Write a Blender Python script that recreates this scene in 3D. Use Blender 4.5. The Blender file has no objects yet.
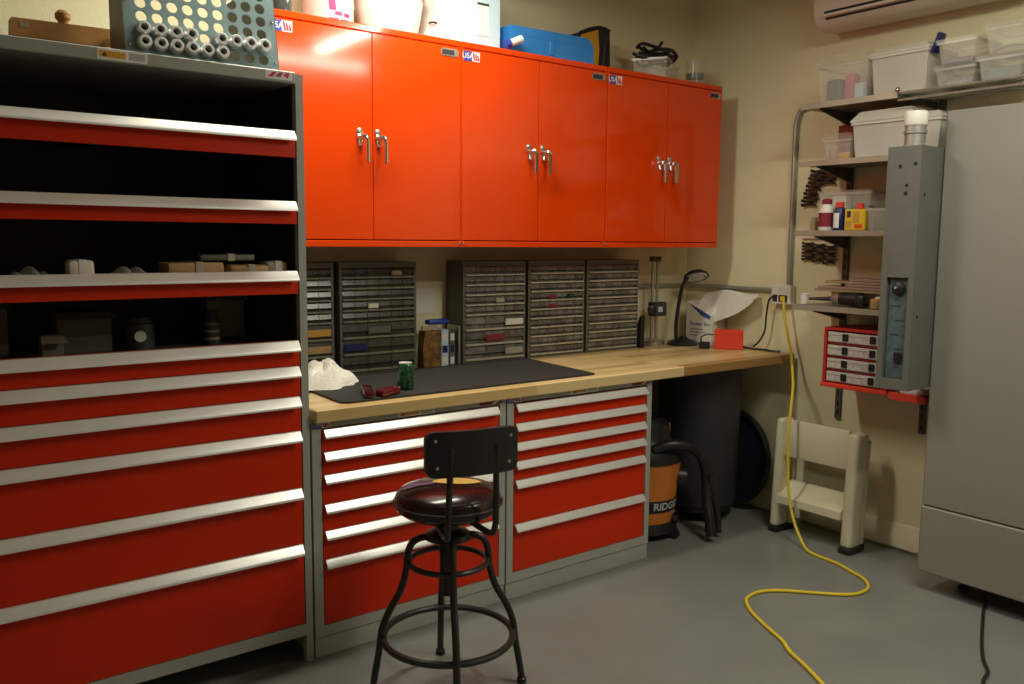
import bpy, bmesh, math, random
from mathutils import Vector, Matrix

random.seed(7)
scene = bpy.context.scene
COL = scene.collection
PI = math.pi

# ------------------------------------------------------------------ camera
F_PX, PITCH, ROLL, YAW, CAM_Z = 866.88, -0.1162, 0.0081, 0.6510, 1.5
cam_d = bpy.data.cameras.new('camera')
cam_d.sensor_width = 36.0
cam_d.lens = F_PX * 36.0 / 1024.0
cam_d.clip_start = 0.02
cam = bpy.data.objects.new('camera', cam_d)
COL.objects.link(cam)
fwd = Vector((math.sin(YAW), math.cos(YAW), 0)); rgt = Vector((math.cos(YAW), -math.sin(YAW), 0)); upv = Vector((0, 0, 1))
f2 = fwd * math.cos(PITCH) + upv * math.sin(PITCH); u2 = upv * math.cos(PITCH) - fwd * math.sin(PITCH)
r3 = rgt * math.cos(ROLL) + u2 * math.sin(ROLL); u3 = u2 * math.cos(ROLL) - rgt * math.sin(ROLL)
mat = Matrix((r3, u3, -f2)).transposed().to_4x4()
mat.translation = (0, 0, CAM_Z)
cam.matrix_world = mat
scene.camera = cam

# ------------------------------------------------------------------ world, lamps, exposure
w = bpy.data.worlds.new('world'); scene.world = w; w.use_nodes = True
w.node_tree.nodes['Background'].inputs[0].default_value = (1.0, 0.95, 0.85, 1)
w.node_tree.nodes['Background'].inputs[1].default_value = 0.05
vs = scene.view_settings
vs.view_transform = 'Standard'; vs.look = 'None'; vs.gamma = 1.0; vs.use_curve_mapping = False
vs.exposure = 0.18
LIGHT_COL = (1.0, 0.96, 0.78)
# (centre, length, along axis, watts): ceiling mounted twin tube fluorescents
FIXTURES = [((1.62, 2.80, 2.86), 1.2, 'x', 24.0),
            ((2.64, 1.10, 2.86), 0.9, 'y', 20.0),
            ((2.82, 0.28, 2.86), 0.8, 'x', 15.0)]
for (c, ln, ax, wt) in FIXTURES:
    ld = bpy.data.lights.new('tube_light', 'AREA'); ld.shape = 'RECTANGLE'
    wd = 0.14 if ln > 1 else 0.05
    ld.size = ln if ax == 'x' else wd; ld.size_y = wd if ax == 'x' else ln
    ld.energy = wt; ld.color = LIGHT_COL
    lo = bpy.data.objects.new('tube_light', ld); lo.location = (c[0], c[1], c[2] - 0.075); COL.objects.link(lo)

# ------------------------------------------------------------------ materials
MATS = {}
def mk(name, col, rough=0.5, metal=0.0, vary=0.06, scale=8.0, bump=0.0, bscale=60.0, alpha=1.0, coat=0.0, spec=0.5, emit=0.0, trans=0.0):
    m = bpy.data.materials.new(name); m.use_nodes = True
    nt = m.node_tree; b = nt.nodes['Principled BSDF']
    tc = nt.nodes.new('ShaderNodeTexCoord'); nz = nt.nodes.new('ShaderNodeTexNoise')
    nz.inputs['Scale'].default_value = scale; nz.inputs['Detail'].default_value = 4
    nt.links.new(tc.outputs['Object'], nz.inputs['Vector'])
    rp = nt.nodes.new('ShaderNodeValToRGB')
    lo = [max(0, c * (1 - vary)) for c in col]; hi = [min(1, c * (1 + vary)) for c in col]
    rp.color_ramp.elements[0].color = (*lo, 1); rp.color_ramp.elements[1].color = (*hi, 1)
    rp.color_ramp.elements[0].position = 0.3; rp.color_ramp.elements[1].position = 0.7
    nt.links.new(nz.outputs['Fac'], rp.inputs['Fac']); nt.links.new(rp.outputs['Color'], b.inputs['Base Color'])
    b.inputs['Roughness'].default_value = rough; b.inputs['Metallic'].default_value = metal
    b.inputs['Alpha'].default_value = alpha; b.inputs['Coat Weight'].default_value = coat
    b.inputs['Specular IOR Level'].default_value = spec
    b.inputs['Transmission Weight'].default_value = trans
    if emit:
        b.inputs['Emission Color'].default_value = (*col, 1); b.inputs['Emission Strength'].default_value = emit
    if bump:
        n2 = nt.nodes.new('ShaderNodeTexNoise'); n2.inputs['Scale'].default_value = bscale
        nt.links.new(tc.outputs['Object'], n2.inputs['Vector'])
        bp = nt.nodes.new('ShaderNodeBump'); bp.inputs['Strength'].default_value = bump; bp.inputs['Distance'].default_value = 0.01
        nt.links.new(n2.outputs['Fac'], bp.inputs['Height']); nt.links.new(bp.outputs['Normal'], b.inputs['Normal'])
    MATS[name] = m
    return m
mk('wall', (0.77, 0.72, 0.48), 0.75, vary=0.03, scale=1.5, bump=0.12, bscale=90)
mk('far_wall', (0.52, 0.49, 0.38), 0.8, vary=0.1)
mk('ceiling', (0.78, 0.75, 0.66), 0.85, vary=0.02)
mk('floor', (0.195, 0.205, 0.192), 0.32, vary=0.10, scale=2.2, bump=0.03, bscale=25)
mk('baseboard', (0.80, 0.75, 0.54), 0.5, vary=0.03)
mk('orange', (0.76, 0.056, 0.0022), 0.10, vary=0.02, scale=3, bump=0.02, bscale=6)
mk('red', (0.66, 0.028, 0.003), 0.36, vary=0.03, scale=3, spec=0.25)
mk('grey_paint', (0.38, 0.39, 0.36), 0.42, vary=0.04)
mk('inside', (0.035, 0.035, 0.036), 0.5, vary=0.1)  # grey interior turned near black, its shade put into the colour
mk('slit', (0.012, 0.012, 0.012), 0.7)
mk('alu', (0.86, 0.86, 0.84), 0.34, metal=0.42, vary=0.03)
mk('collet_steel', (0.86, 0.86, 0.86), 0.30, metal=0.6, vary=0.03)
mk('chrome', (0.80, 0.80, 0.80), 0.16, metal=1.0, vary=0.03)
mk('steel', (0.50, 0.50, 0.48), 0.35, metal=0.9, vary=0.08)
mk('conduit', (0.40, 0.40, 0.37), 0.45, metal=0.6, vary=0.06)
mk('black', (0.012, 0.012, 0.013), 0.42, vary=0.1)
mk('black_metal', (0.016, 0.016, 0.016), 0.38, vary=0.1, coat=0.1)
mk('rubber', (0.022, 0.021, 0.020), 0.75, vary=0.12, bump=0.1, bscale=300)
mk('dark_plastic', (0.035, 0.037, 0.042), 0.5, vary=0.1)
mk('navy_plastic', (0.014, 0.017, 0.028), 0.3, vary=0.1)
mk('vinyl', (0.016, 0.004, 0.005), 0.22, vary=0.2, scale=12, coat=0.15)
mk('white', (0.80, 0.79, 0.74), 0.5, vary=0.02)
mk('white_cloth', (0.80, 0.78, 0.72), 0.9, vary=0.03, bump=0.4, bscale=120)
mk('paper', (0.78, 0.76, 0.68), 0.8, vary=0.04)
mk('cream_plastic', (0.66, 0.62, 0.46), 0.42, vary=0.03)
mk('ac_plastic', (0.70, 0.62, 0.52), 0.4, vary=0.02)
mk('machine_grey', (0.255, 0.245, 0.21), 0.45, vary=0.03, scale=3)
mk('column_grey', (0.125, 0.132, 0.12), 0.5, vary=0.05)
mk('teal_paint', (0.20, 0.30, 0.32), 0.42, vary=0.06)
mk('rack_side', (0.20, 0.19, 0.14), 0.5, vary=0.05)
mk('brown_wood', (0.40, 0.19, 0.05), 0.5, vary=0.2, scale=14)
mk('kraft', (0.46, 0.30, 0.14), 0.6, vary=0.12, bump=0.3, bscale=40)
mk('kraft_light', (0.42, 0.38, 0.30), 0.6, vary=0.1)
mk('warn_orange', (0.72, 0.34, 0.02), 0.5)
mk('sticker_white', (0.82, 0.82, 0.82), 0.5, vary=0.02)
mk('sticker_blue', (0.05, 0.05, 0.35), 0.5)
mk('sticker_red', (0.60, 0.02, 0.05), 0.5)
mk('ink', (0.03, 0.03, 0.03), 0.6)
mk('blue_ink', (0.05, 0.09, 0.35), 0.6)
mk('magenta', (0.40, 0.03, 0.16), 0.5)
mk('blue_tote', (0.03, 0.22, 0.62), 0.35, vary=0.05)
mk('pale_blue', (0.52, 0.68, 0.78), 0.5, vary=0.04)
mk('blue', (0.02, 0.05, 0.40), 0.4)
mk('deep_blue', (0.01, 0.015, 0.12), 0.4)
mk('bag_black', (0.015, 0.015, 0.015), 0.7, vary=0.2, bump=0.3, bscale=200)
mk('bag_yellow', (0.55, 0.28, 0.01), 0.7, vary=0.1)
mk('clear', (0.80, 0.78, 0.70), 0.18, alpha=0.20, vary=0.02)
mk('clear_thin', (0.70, 0.69, 0.62), 0.12, alpha=0.14, vary=0.02)
mk('milky', (0.84, 0.82, 0.75), 0.38, alpha=0.42, vary=0.03)
mk('milky_lid', (0.76, 0.74, 0.66), 0.4, alpha=0.70, vary=0.02)
mk('organizer_grey', (0.12, 0.117, 0.10), 0.5, vary=0.05)
mk('wire', (0.55, 0.53, 0.47), 0.3, metal=0.8, vary=0.05)
mk('shelf_metal', (0.26, 0.23, 0.17), 0.4, metal=0.3, vary=0.08)
mk('shelf_edge', (0.38, 0.35, 0.28), 0.4, metal=0.3, vary=0.08)
mk('standard', (0.10, 0.10, 0.085), 0.5, metal=0.2, vary=0.1)
mk('orange_plastic', (0.62, 0.19, 0.03), 0.42, vary=0.05)
mk('lettering_white', (0.85, 0.85, 0.85), 0.5, vary=0.01)
mk('yellow', (0.78, 0.56, 0.02), 0.45, vary=0.05)
mk('yellow_cord', (0.72, 0.55, 0.03), 0.4, vary=0.05)
mk('bright_red', (0.78, 0.06, 0.025), 0.45, vary=0.04)
mk('rack_red', (0.52, 0.02, 0.018), 0.42, vary=0.04)
mk('case_clear', (0.62, 0.56, 0.54), 0.3, alpha=0.85, vary=0.12, scale=45)
mk('dark_red', (0.06, 0.004, 0.010), 0.2, coat=0.4, vary=0.1)
mk('ruby', (0.13, 0.006, 0.015), 0.15, coat=0.5, vary=0.1)
mk('green_can', (0.03, 0.10, 0.05), 0.25, metal=0.5, vary=0.95, scale=70)
mk('brown_bag', (0.20, 0.10, 0.025), 0.45, vary=0.8, scale=30)
mk('pink_board', (0.42, 0.27, 0.21), 0.6, vary=0.06)
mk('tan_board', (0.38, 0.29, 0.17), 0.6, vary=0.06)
mk('shaded_board', (0.14, 0.115, 0.085), 0.7, vary=0.15)  # board of cartons standing in shade, the shade put into the colour
mk('maroon', (0.25, 0.02, 0.04), 0.5)
mk('pink', (0.55, 0.12, 0.22), 0.6)
mk('teal_dark', (0.07, 0.11, 0.12), 0.6, vary=0.3, scale=30)
mk('grey_stuff', (0.22, 0.21, 0.22), 0.5, vary=0.6, scale=50)
mk('amber', (0.60, 0.32, 0.06), 0.5)
mk('book_spine', (0.32, 0.05, 0.03), 0.6)
mk('emblem_yellow', (0.62, 0.40, 0.10), 0.35, vary=0.08)
mk('emblem_purple', (0.14, 0.07, 0.16), 0.35, vary=0.1)
mk('tube_glow', (1.0, 0.95, 0.85), 0.4, emit=6.0)
mk('clip_brown', (0.045, 0.030, 0.016), 0.4, metal=0.3, vary=0.5, scale=60)
mk('glass_dark', (0.05, 0.06, 0.06), 0.1, vary=0.1)

def butcher():                       # strips of maple glued side by side
    m = bpy.data.materials.new('butcher_block'); m.use_nodes = True; nt = m.node_tree; b = nt.nodes['Principled BSDF']
    N = nt.nodes.new; L = nt.links.new
    tc = N('ShaderNodeTexCoord'); sx = N('ShaderNodeSeparateXYZ'); L(tc.outputs['Object'], sx.inputs[0])
    def math_(op, a, bb=None):
        n = N('ShaderNodeMath'); n.operation = op
        for i, q in enumerate((a, bb)):
            if q is None: continue
            if isinstance(q, (int, float)): n.inputs[i].default_value = q
            else: L(q, n.inputs[i])
        return n.outputs[0]
    row = math_('FLOOR', math_('DIVIDE', sx.outputs[1], 0.055))
    wr = N('ShaderNodeTexWhiteNoise'); wr.noise_dimensions = '1D'; L(row, wr.inputs['W'])
    seg = math_('FLOOR', math_('ADD', math_('DIVIDE', sx.outputs[0], 0.9), math_('MULTIPLY', wr.outputs['Value'], 5.0)))
    w2 = N('ShaderNodeTexWhiteNoise'); w2.noise_dimensions = '2D'
    cb = N('ShaderNodeCombineXYZ'); L(row, cb.inputs[0]); L(seg, cb.inputs[1]); L(cb.outputs[0], w2.inputs['Vector'])
    mp = N('ShaderNodeMapping'); mp.inputs['Scale'].default_value = (3, 60, 60); L(tc.outputs['Object'], mp.inputs['Vector'])
    nz = N('ShaderNodeTexNoise'); nz.inputs['Scale'].default_value = 1.0; nz.inputs['Detail'].default_value = 5; L(mp.outputs[0], nz.inputs['Vector'])
    fac = math_('ADD', math_('MULTIPLY', w2.outputs['Value'], 0.85), math_('MULTIPLY', nz.outputs['Fac'], 0.30))
    rp = N('ShaderNodeValToRGB'); e = rp.color_ramp.elements
    e[0].color = (0.36, 0.20, 0.065, 1); e[0].position = 0.16; e[1].color = (0.74, 0.56, 0.29, 1); e[1].position = 1.0
    k = e.new(0.38); k.color = (0.60, 0.41, 0.17, 1)
    L(fac, rp.inputs[0]); L(rp.outputs[0], b.inputs['Base Color']); b.inputs['Roughness'].default_value = 0.30
    MATS['butcher'] = m
butcher()

def drawer_mat(name, tint, seedv):    # small parts seen through a smoky plastic drawer front
    m = bpy.data.materials.new(name); m.use_nodes = True; nt = m.node_tree; b = nt.nodes['Principled BSDF']
    N = nt.nodes.new; L = nt.links.new
    tc = N('ShaderNodeTexCoord'); oi = N('ShaderNodeObjectInfo')
    ad = N('ShaderNodeVectorMath'); ad.operation = 'ADD'
    sc = N('ShaderNodeMath'); sc.operation = 'MULTIPLY'; sc.inputs[1].default_value = 37.0; L(oi.outputs['Random'], sc.inputs[0])
    L(tc.outputs['Object'], ad.inputs[0]); L(sc.outputs[0], ad.inputs[1])
    nz = N('ShaderNodeTexNoise'); nz.inputs['Scale'].default_value = 34; nz.inputs['Detail'].default_value = 3; L(ad.outputs[0], nz.inputs['Vector'])
    rp = N('ShaderNodeValToRGB'); e = rp.color_ramp.elements
    e[0].position = 0.38; e[1].position = 0.72
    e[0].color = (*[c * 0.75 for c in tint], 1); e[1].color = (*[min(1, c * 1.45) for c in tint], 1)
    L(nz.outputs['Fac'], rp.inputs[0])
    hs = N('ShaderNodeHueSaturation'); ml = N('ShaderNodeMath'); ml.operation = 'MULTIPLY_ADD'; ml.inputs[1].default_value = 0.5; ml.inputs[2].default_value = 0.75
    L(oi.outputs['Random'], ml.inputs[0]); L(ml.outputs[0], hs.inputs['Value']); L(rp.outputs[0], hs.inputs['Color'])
    L(hs.outputs[0], b.inputs['Base Color']); b.inputs['Roughness'].default_value = 0.25
    MATS[name] = m
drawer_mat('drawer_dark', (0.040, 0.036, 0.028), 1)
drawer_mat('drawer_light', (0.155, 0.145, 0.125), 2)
mk('drawer_pull_lit', (0.50, 0.48, 0.39), 0.3, vary=0.05)  # pulls that catch the light, their brightness put into the colour
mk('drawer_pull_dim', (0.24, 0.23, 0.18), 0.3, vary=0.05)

# ------------------------------------------------------------------ mesh building
class M:
    def __init__(s): s.v = []; s.f = []; s.mi = []
    def add(s, vs_, fs, mi=0):
        o = len(s.v); s.v += [tuple(p) for p in vs_]; s.f += [tuple(i + o for i in f) for f in fs]; s.mi += [mi] * len(fs); return s
    def box(s, x0, x1, y0, y1, z0, z1, mi=0, bev=0.0, seg=1):
        if bev <= 0:
            return s.add([(x0,y0,z0),(x1,y0,z0),(x1,y1,z0),(x0,y1,z0),(x0,y0,z1),(x1,y0,z1),(x1,y1,z1),(x0,y1,z1)],
                         [(0,3,2,1),(4,5,6,7),(0,1,5,4),(1,2,6,5),(2,3,7,6),(3,0,4,7)], mi)
        bm = bmesh.new(); bmesh.ops.create_cube(bm, size=1)
        for v in bm.verts: v.co = ((x0+x1)/2 + v.co.x*(x1-x0), (y0+y1)/2 + v.co.y*(y1-y0), (z0+z1)/2 + v.co.z*(z1-z0))
        bmesh.ops.bevel(bm, geom=bm.edges[:], offset=bev, segments=seg, profile=0.5, affect='EDGES')
        return s.bm(bm, mi)
    def bm(s, bm, mi=0):
        bm.verts.index_update()
        s.add([v.co[:] for v in bm.verts], [[v.index for v in f.verts] for f in bm.faces], mi); bm.free(); return s
    def cyl(s, p0, p1, r0, r1=None, n=20, mi=0, caps=True):
        r1 = r0 if r1 is None else r1
        p0 = Vector(p0); p1 = Vector(p1); d = (p1 - p0).normalized(); a = d.orthogonal().normalized(); b = d.cross(a)
        vs_ = []
        for p, r in ((p0, r0), (p1, r1)):
            for i in range(n):
                t = 2*PI*i/n; vs_.append(p + a*r*math.cos(t) + b*r*math.sin(t))
        fs = [(i, (i+1) % n, n + (i+1) % n, n + i) for i in range(n)]
        if caps: fs += [tuple(range(n-1, -1, -1)), tuple(range(n, 2*n))]
        return s.add(vs_, fs, mi)
    def lathe(s, prof, c=(0,0,0), axis=(0,0,1), n=28, mi=0):      # prof: (radius, height) from bottom to top
        d = Vector(axis).normalized()
        a = Vector((1,0,0)) if abs(d.z) > 0.99 else d.orthogonal().normalized(); b = d.cross(a); c = Vector(c)
        vs_ = []; fs = []
        for (r, h) in prof:
            for i in range(n):
                t = 2*PI*i/n; vs_.append(c + d*h + a*r*math.cos(t) + b*r*math.sin(t))
        for k in range(len(prof)-1):
            for i in range(n):
                j = (i+1) % n; fs.append((k*n+i, k*n+j, (k+1)*n+j, (k+1)*n+i))
        if prof[0][0] > 1e-4: fs.append(tuple(range(n-1, -1, -1)))
        if prof[-1][0] > 1e-4: fs.append(tuple(range((len(prof)-1)*n, len(prof)*n)))
        return s.add(vs_, fs, mi)
    def tube(s, pts, r, n=8, mi=0, smooth=6, closed=False):
        P = [Vector(p) for p in pts]
        if smooth > 1 and len(P) > 2:
            Q = []; m_ = len(P)
            rng = range(m_ if closed else m_-1)
            for i in rng:
                g = (lambda k: P[k % m_]) if closed else (lambda k: P[min(max(k, 0), m_-1)])
                a, b, c, d = g(i-1), g(i), g(i+1), g(i+2)
                for q in range(smooth):
                    t = q/smooth
                    Q.append(0.5*((2*b) + (c-a)*t + (2*a-5*b+4*c-d)*t*t + (3*b-a-3*c+d)*t**3))
            if not closed: Q.append(P[-1])
            P = Q
        k = len(P); vs_ = []; prev = None
        for i, p in enumerate(P):
            d = (P[(i+1) % k] - P[i-1]) if closed else (P[min(i+1, k-1)] - P[max(i-1, 0)])
            d.normalize()
            if prev is None: a = d.orthogonal().normalized()
            else:
                a = prev - d*prev.dot(d)
                a = a.normalized() if a.length > 1e-6 else d.orthogonal().normalized()
            prev = a; b = d.cross(a)
            for j in range(n):
                t = 2*PI*j/n; vs_.append(p + a*r*math.cos(t) + b*r*math.sin(t))
        fs = []
        for i in range(k if closed else k-1):
            i2 = (i+1) % k
            for j in range(n): fs.append((i*n+j, i*n+(j+1) % n, i2*n+(j+1) % n, i2*n+j))
        if not closed: fs += [tuple(range(n-1, -1, -1)), tuple(range((k-1)*n, k*n))]
        return s.add(vs_, fs, mi)
    def ring(s, c, R, r, n=40, m=10, mi=0, axis=(0,0,1)):
        d = Vector(axis).normalized(); a = Vector((1,0,0)) if abs(d.z) > 0.99 else d.orthogonal().normalized(); b = d.cross(a); c = Vector(c)
        return s.tube([c + a*R*math.cos(2*PI*i/n) + b*R*math.sin(2*PI*i/n) for i in range(n)], r, m, mi, 1, True)
    def prism(s, poly, axis, a, b, mi=0):       # poly of 2D points in the other two axes (order x,y,z), extruded a..b
        def P(u, v, t): return {'x': (t, u, v), 'y': (u, t, v), 'z': (u, v, t)}[axis]
        n = len(poly); vs_ = [P(u, v, a) for u, v in poly] + [P(u, v, b) for u, v in poly]
        fs = [(i, (i+1) % n, n+(i+1) % n, n+i) for i in range(n)] + [tuple(range(n-1, -1, -1)), tuple(range(n, 2*n))]
        return s.add(vs_, fs, mi)
    def sheet(s, fn, nu, nv, th=0.0, mi=0):
        g = [[Vector(fn(i/nu, j/nv)) for j in range(nv+1)] for i in range(nu+1)]
        vs_ = [p for row in g for p in row]; W = nv+1
        fs = [(i*W+j, (i+1)*W+j, (i+1)*W+j+1, i*W+j+1) for i in range(nu) for j in range(nv)]
        s.add(vs_, fs, mi)
        return s
    def rot(s, ang, c, axis='Z'):
        R = Matrix.Rotation(ang, 4, axis); c = Vector(c)
        s.v = [tuple(R @ (Vector(p) - c) + c) for p in s.v]; return s
    def move(s, d): s.v = [(p[0]+d[0], p[1]+d[1], p[2]+d[2]) for p in s.v]; return s
    def bbox(s): return [(min(p[i] for p in s.v), max(p[i] for p in s.v)) for i in range(3)]

OFF = {}
def obj(name, m, mats, parent=None, label=None, cat=None, group=None, kind=None, smooth=35, origin=None, fixn=True):
    if isinstance(mats, str): mats = [mats]
    if parent is not None: off = Vector(OFF[parent])
    elif origin is not None: off = Vector(origin)
    else:
        b = m.bbox(); off = Vector(((b[0][0]+b[0][1])/2, (b[1][0]+b[1][1])/2, b[2][0]))
    me = bpy.data.meshes.new(name)
    me.from_pydata([(p[0]-off.x, p[1]-off.y, p[2]-off.z) for p in m.v], [], m.f)
    for k in mats: me.materials.append(MATS[k])
    me.polygons.foreach_set('material_index', m.mi)
    if fixn:
        bm = bmesh.new(); bm.from_mesh(me); bmesh.ops.recalc_face_normals(bm, faces=bm.faces[:]); bm.to_mesh(me); bm.free()
    if smooth:
        me.polygons.foreach_set('use_smooth', [True]*len(me.polygons)); me.set_sharp_from_angle(angle=math.radians(smooth))
    me.update()
    o = bpy.data.objects.new(name, me); COL.objects.link(o)
    OFF[o] = off
    if parent is not None: o.parent = parent
    else: o.location = off
    if label: o['label'] = label
    if cat: o['category'] = cat
    if group: o['group'] = group
    if kind: o['kind'] = kind
    return o
def thing(name, label, cat, loc, group=None):
    o = bpy.data.objects.new(name, None); o.empty_display_size = 0.05; COL.objects.link(o); o.location = loc; OFF[o] = Vector(loc)
    o['label'] = label; o['category'] = cat
    if group: o['group'] = group
    return o
def struct(name, m, mats, parent=None, smooth=35): return obj(name, m, mats, parent, kind='structure', smooth=smooth)
def lib_obj(name, mesh, parent, local):      # shared mesh placed under a parent
    o = bpy.data.objects.new(name, mesh); COL.objects.link(o); o.parent = parent; o.location = local; OFF[o] = OFF[parent] + Vector(local); return o
def mesh_of(m, mats, name):
    o = obj(name, m, mats, origin=(0,0,0)); me = o.data; bpy.data.objects.remove(o); return me
def text_mesh(txt, size, origin, xdir, ydir, depth=0.0006, mi=0, center=True, bold=0.0, sx=1.0):
    cu = bpy.data.curves.new('lettering', 'FONT'); cu.body = txt; cu.size = size; cu.extrude = depth; cu.offset = bold
    if center: cu.align_x = 'CENTER'; cu.align_y = 'CENTER'
    o = bpy.data.objects.new('lettering', cu); COL.objects.link(o)
    dg = bpy.context.evaluated_depsgraph_get(); me = bpy.data.meshes.new_from_object(o.evaluated_get(dg))
    X = Vector(xdir).normalized(); Y = Vector(ydir).normalized(); Z = X.cross(Y); O = Vector(origin)
    m = M(); m.add([O + X*v.co.x*sx + Y*v.co.y + Z*v.co.z for v in me.vertices], [list(p.vertices) for p in me.polygons], mi)
    bpy.data.objects.remove(o); bpy.data.curves.remove(cu); bpy.data.meshes.remove(me)
    return m

# ------------------------------------------------------------------ the room
XW, YB, XL, YF, ZC = 4.03, 3.55, -2.2, -2.4, 2.95
struct('floor', M().box(XL-.1, XW+.1, YF-.1, YB+.1, -0.1, 0.0), 'floor')
struct('ceiling', M().box(XL-.1, XW+.1, YF-.1, YB+.1, ZC, ZC+.1), 'ceiling')
struct('wall_back', M().box(XL-.1, XW+.1, YB, YB+.1, 0, ZC), 'wall')
struct('wall_right', M().box(XW, XW+.1, YF-.1, YB, 0, ZC), 'wall')
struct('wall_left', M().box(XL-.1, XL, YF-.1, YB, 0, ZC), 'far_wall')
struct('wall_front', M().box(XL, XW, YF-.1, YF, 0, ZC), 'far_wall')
def base_prof(x): return [(x, 0.016), (x-.017, 0.016), (x-.017, 0.085), (x-.012, 0.098), (x-.012, 0.118), (x-.006, 0.132), (x, 0.135)]
struct('baseboard_right', M().prism([(a, b) for a, b in base_prof(XW)], 'y', YF, YB), 'baseboard')
struct('baseboard_back', M().prism([(YB-(XW-a), b) for a, b in base_prof(XW)], 'x', XL, XW-.02), 'baseboard')
for (c, ln, ax, wt) in FIXTURES:
    lab = {('x', 1.2): 'long fluorescent batten mounted across the ceiling above the wall cabinets',
           ('y', 0.9): 'fluorescent batten mounted on the ceiling at right angles to the cabinets',
           ('x', 0.8): 'short fluorescent batten on the ceiling in the middle of the room'}[(ax, ln)]
    t = thing('ceiling_light', lab, 'light', (c[0], c[1], ZC))
    hx, hy = (ln/2, .09) if ax == 'x' else (.09, ln/2)
    obj('housing', M().box(c[0]-hx, c[0]+hx, c[1]-hy, c[1]+hy, c[2]-.02, ZC, bev=.006), 'white', t)
    for s_ in (-.045, .045):
        if ax == 'x': q = M().cyl((c[0]-hx+.02, c[1]+s_, c[2]-.04), (c[0]+hx-.02, c[1]+s_, c[2]-.04), .014, n=10)
        else: q = M().cyl((c[0]+s_, c[1]-hy+.02, c[2]-.04), (c[0]+s_, c[1]+hy-.02, c[2]-.04), .014, n=10)
        obj('tube', q, 'tube_glow', t)

# ------------------------------------------------------------------ drawer cabinets
YL = 2.7787
def handle_m(x0, x1, zt, h, y=YL, d=.024):
    return M().prism([(y, zt), (y-d*.25, zt-h*.04), (y-d*.92, zt-h*.74), (y-d, zt-h*.86), (y-d, zt-h), (y-d*.82, zt-h), (y-d*.40, zt-h*.42), (y, zt-h*.30)], 'x', x0, x1)
def usa_sticker(parent, x, z, y, wd=.05, h=.022):
    p = obj('flag_sticker', M().box(x, x+wd, y-.0012, y, z-h, z, 0), 'sticker_white', parent)
    obj('blue_field', M().box(x, x+wd*.52, y-.0018, y-.0012, z-h, z), 'sticker_blue', p)
    m = M()
    for k in range(3):
        a = x+wd*.56+wd*.13*k
        m.add([(a, y-.0019, z-h*.05-h*.12*k), (a+wd*.08, y-.0019, z-h*.05-h*.12*k), (a+wd*.16, y-.0019, z-h*.85), (a+wd*.06, y-.0019, z-h*.95)], [(0,1,2,3)])
    obj('red_stripe', m, 'sticker_red', p, fixn=False)
    obj('lettering', text_mesh('USA', h*.8, (x+wd*.27, y-.0019, z-h*.5), (1,0,0), (0,0,1), .0002), 'lettering_white', p)
    return p
def warning_label(parent, x, z, y, wd, h):
    p = obj('warning_label', M().box(x, x+wd, y-.0012, y, z-h, z), 'sticker_white', parent)
    obj('orange_band', M().box(x+wd*.04, x+wd*.56, y-.0018, y-.0012, z-h*.78, z-h*.2), 'warn_orange', p)
    m = M().add([(x+wd*.08, y-.002, z-h*.68), (x+wd*.2, y-.002, z-h*.68), (x+wd*.14, y-.002, z-h*.3)], [(0,1,2)])
    obj('warning_triangle', m, 'ink', p, fixn=False); m = M()
    for k in range(5): m.add([(x+wd*.62, y-.0014, z-h*(.2+.13*k)), (x+wd*.95, y-.0014, z-h*(.2+.13*k)), (x+wd*.95, y-.0014, z-h*(.25+.13*k)), (x+wd*.62, y-.0014, z-h*(.25+.13*k))], [(0,1,2,3)])
    obj('fine_print', m, 'ink', p, fixn=False, kind='stuff')

def lower_cabinet(x0, x1, tops, bottom, label):
    t = thing('drawer_cabinet', label, 'cabinet', ((x0+x1)/2, YL, 0), 'drawer cabinets under the workbench')
    a, b = x0+.004, x1-.004
    c = M()
    c.box(a, a+.034, YL, 3.50, .0764, .8640); c.box(b-.030, b, YL, 3.50, .0764, .8640)
    c.box(a+.034, b-.030, YL, 3.50, .0764, bottom); c.box(a+.034, b-.030, YL, 3.50, .842, .8640); c.box(a+.034, b-.030, 3.47, 3.50, bottom, .842)
    obj('body', c, 'grey_paint', t)
    obj('gap_shade', M().box(a+.034, b-.030, YL+.03, YL+.034, bottom, .842), 'slit', t)  # added black sheet, stands in for shade in the gaps between drawers
    obj('plinth', M().box(a, b, YL+.004, 3.50, 0, .073, bev=.002), 'grey_paint', t)
    n = len(tops)
    for i, z in enumerate(tops):
        zt = z + .020
        zb = (tops[i+1] + .020 if i+1 < n else bottom) + .003
        d = obj('drawer', M().box(a+.038, b-.034, YL+.002, YL+.026, zb, zt), 'red', t)
        obj('handle', handle_m(a+.043, b-.043, zt+.001, .031, d=.022), 'alu', d)
    usa_sticker(t, a+.002, .8630, YL, .066, .022); warning_label(t, (x0+x1)/2-.08, .8625, YL, .16, .019)
    u = obj('maker_sticker', M().box(b-.13, b-.02, YL-.001, YL, .846, .862), 'maroon', t)
    obj('maker_mark', M().prism([(b-.075, .848), (b-.045, .860), (b-.028, .860), (b-.055, .848)], 'y', YL-.0018, YL-.001), 'lettering_white', u)
    return t
lower_cabinet(1.239, 2.0915, [.815, .733, .650, .543, .446, .341], .116, 'red drawer cabinet under the workbench, next to the tall open cabinet')
lower_cabinet(2.0915, 2.944, [.813, .731, .650, .571, .490, .303], .116, 'red drawer cabinet under the workbench, next to the orange vacuum')

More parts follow.
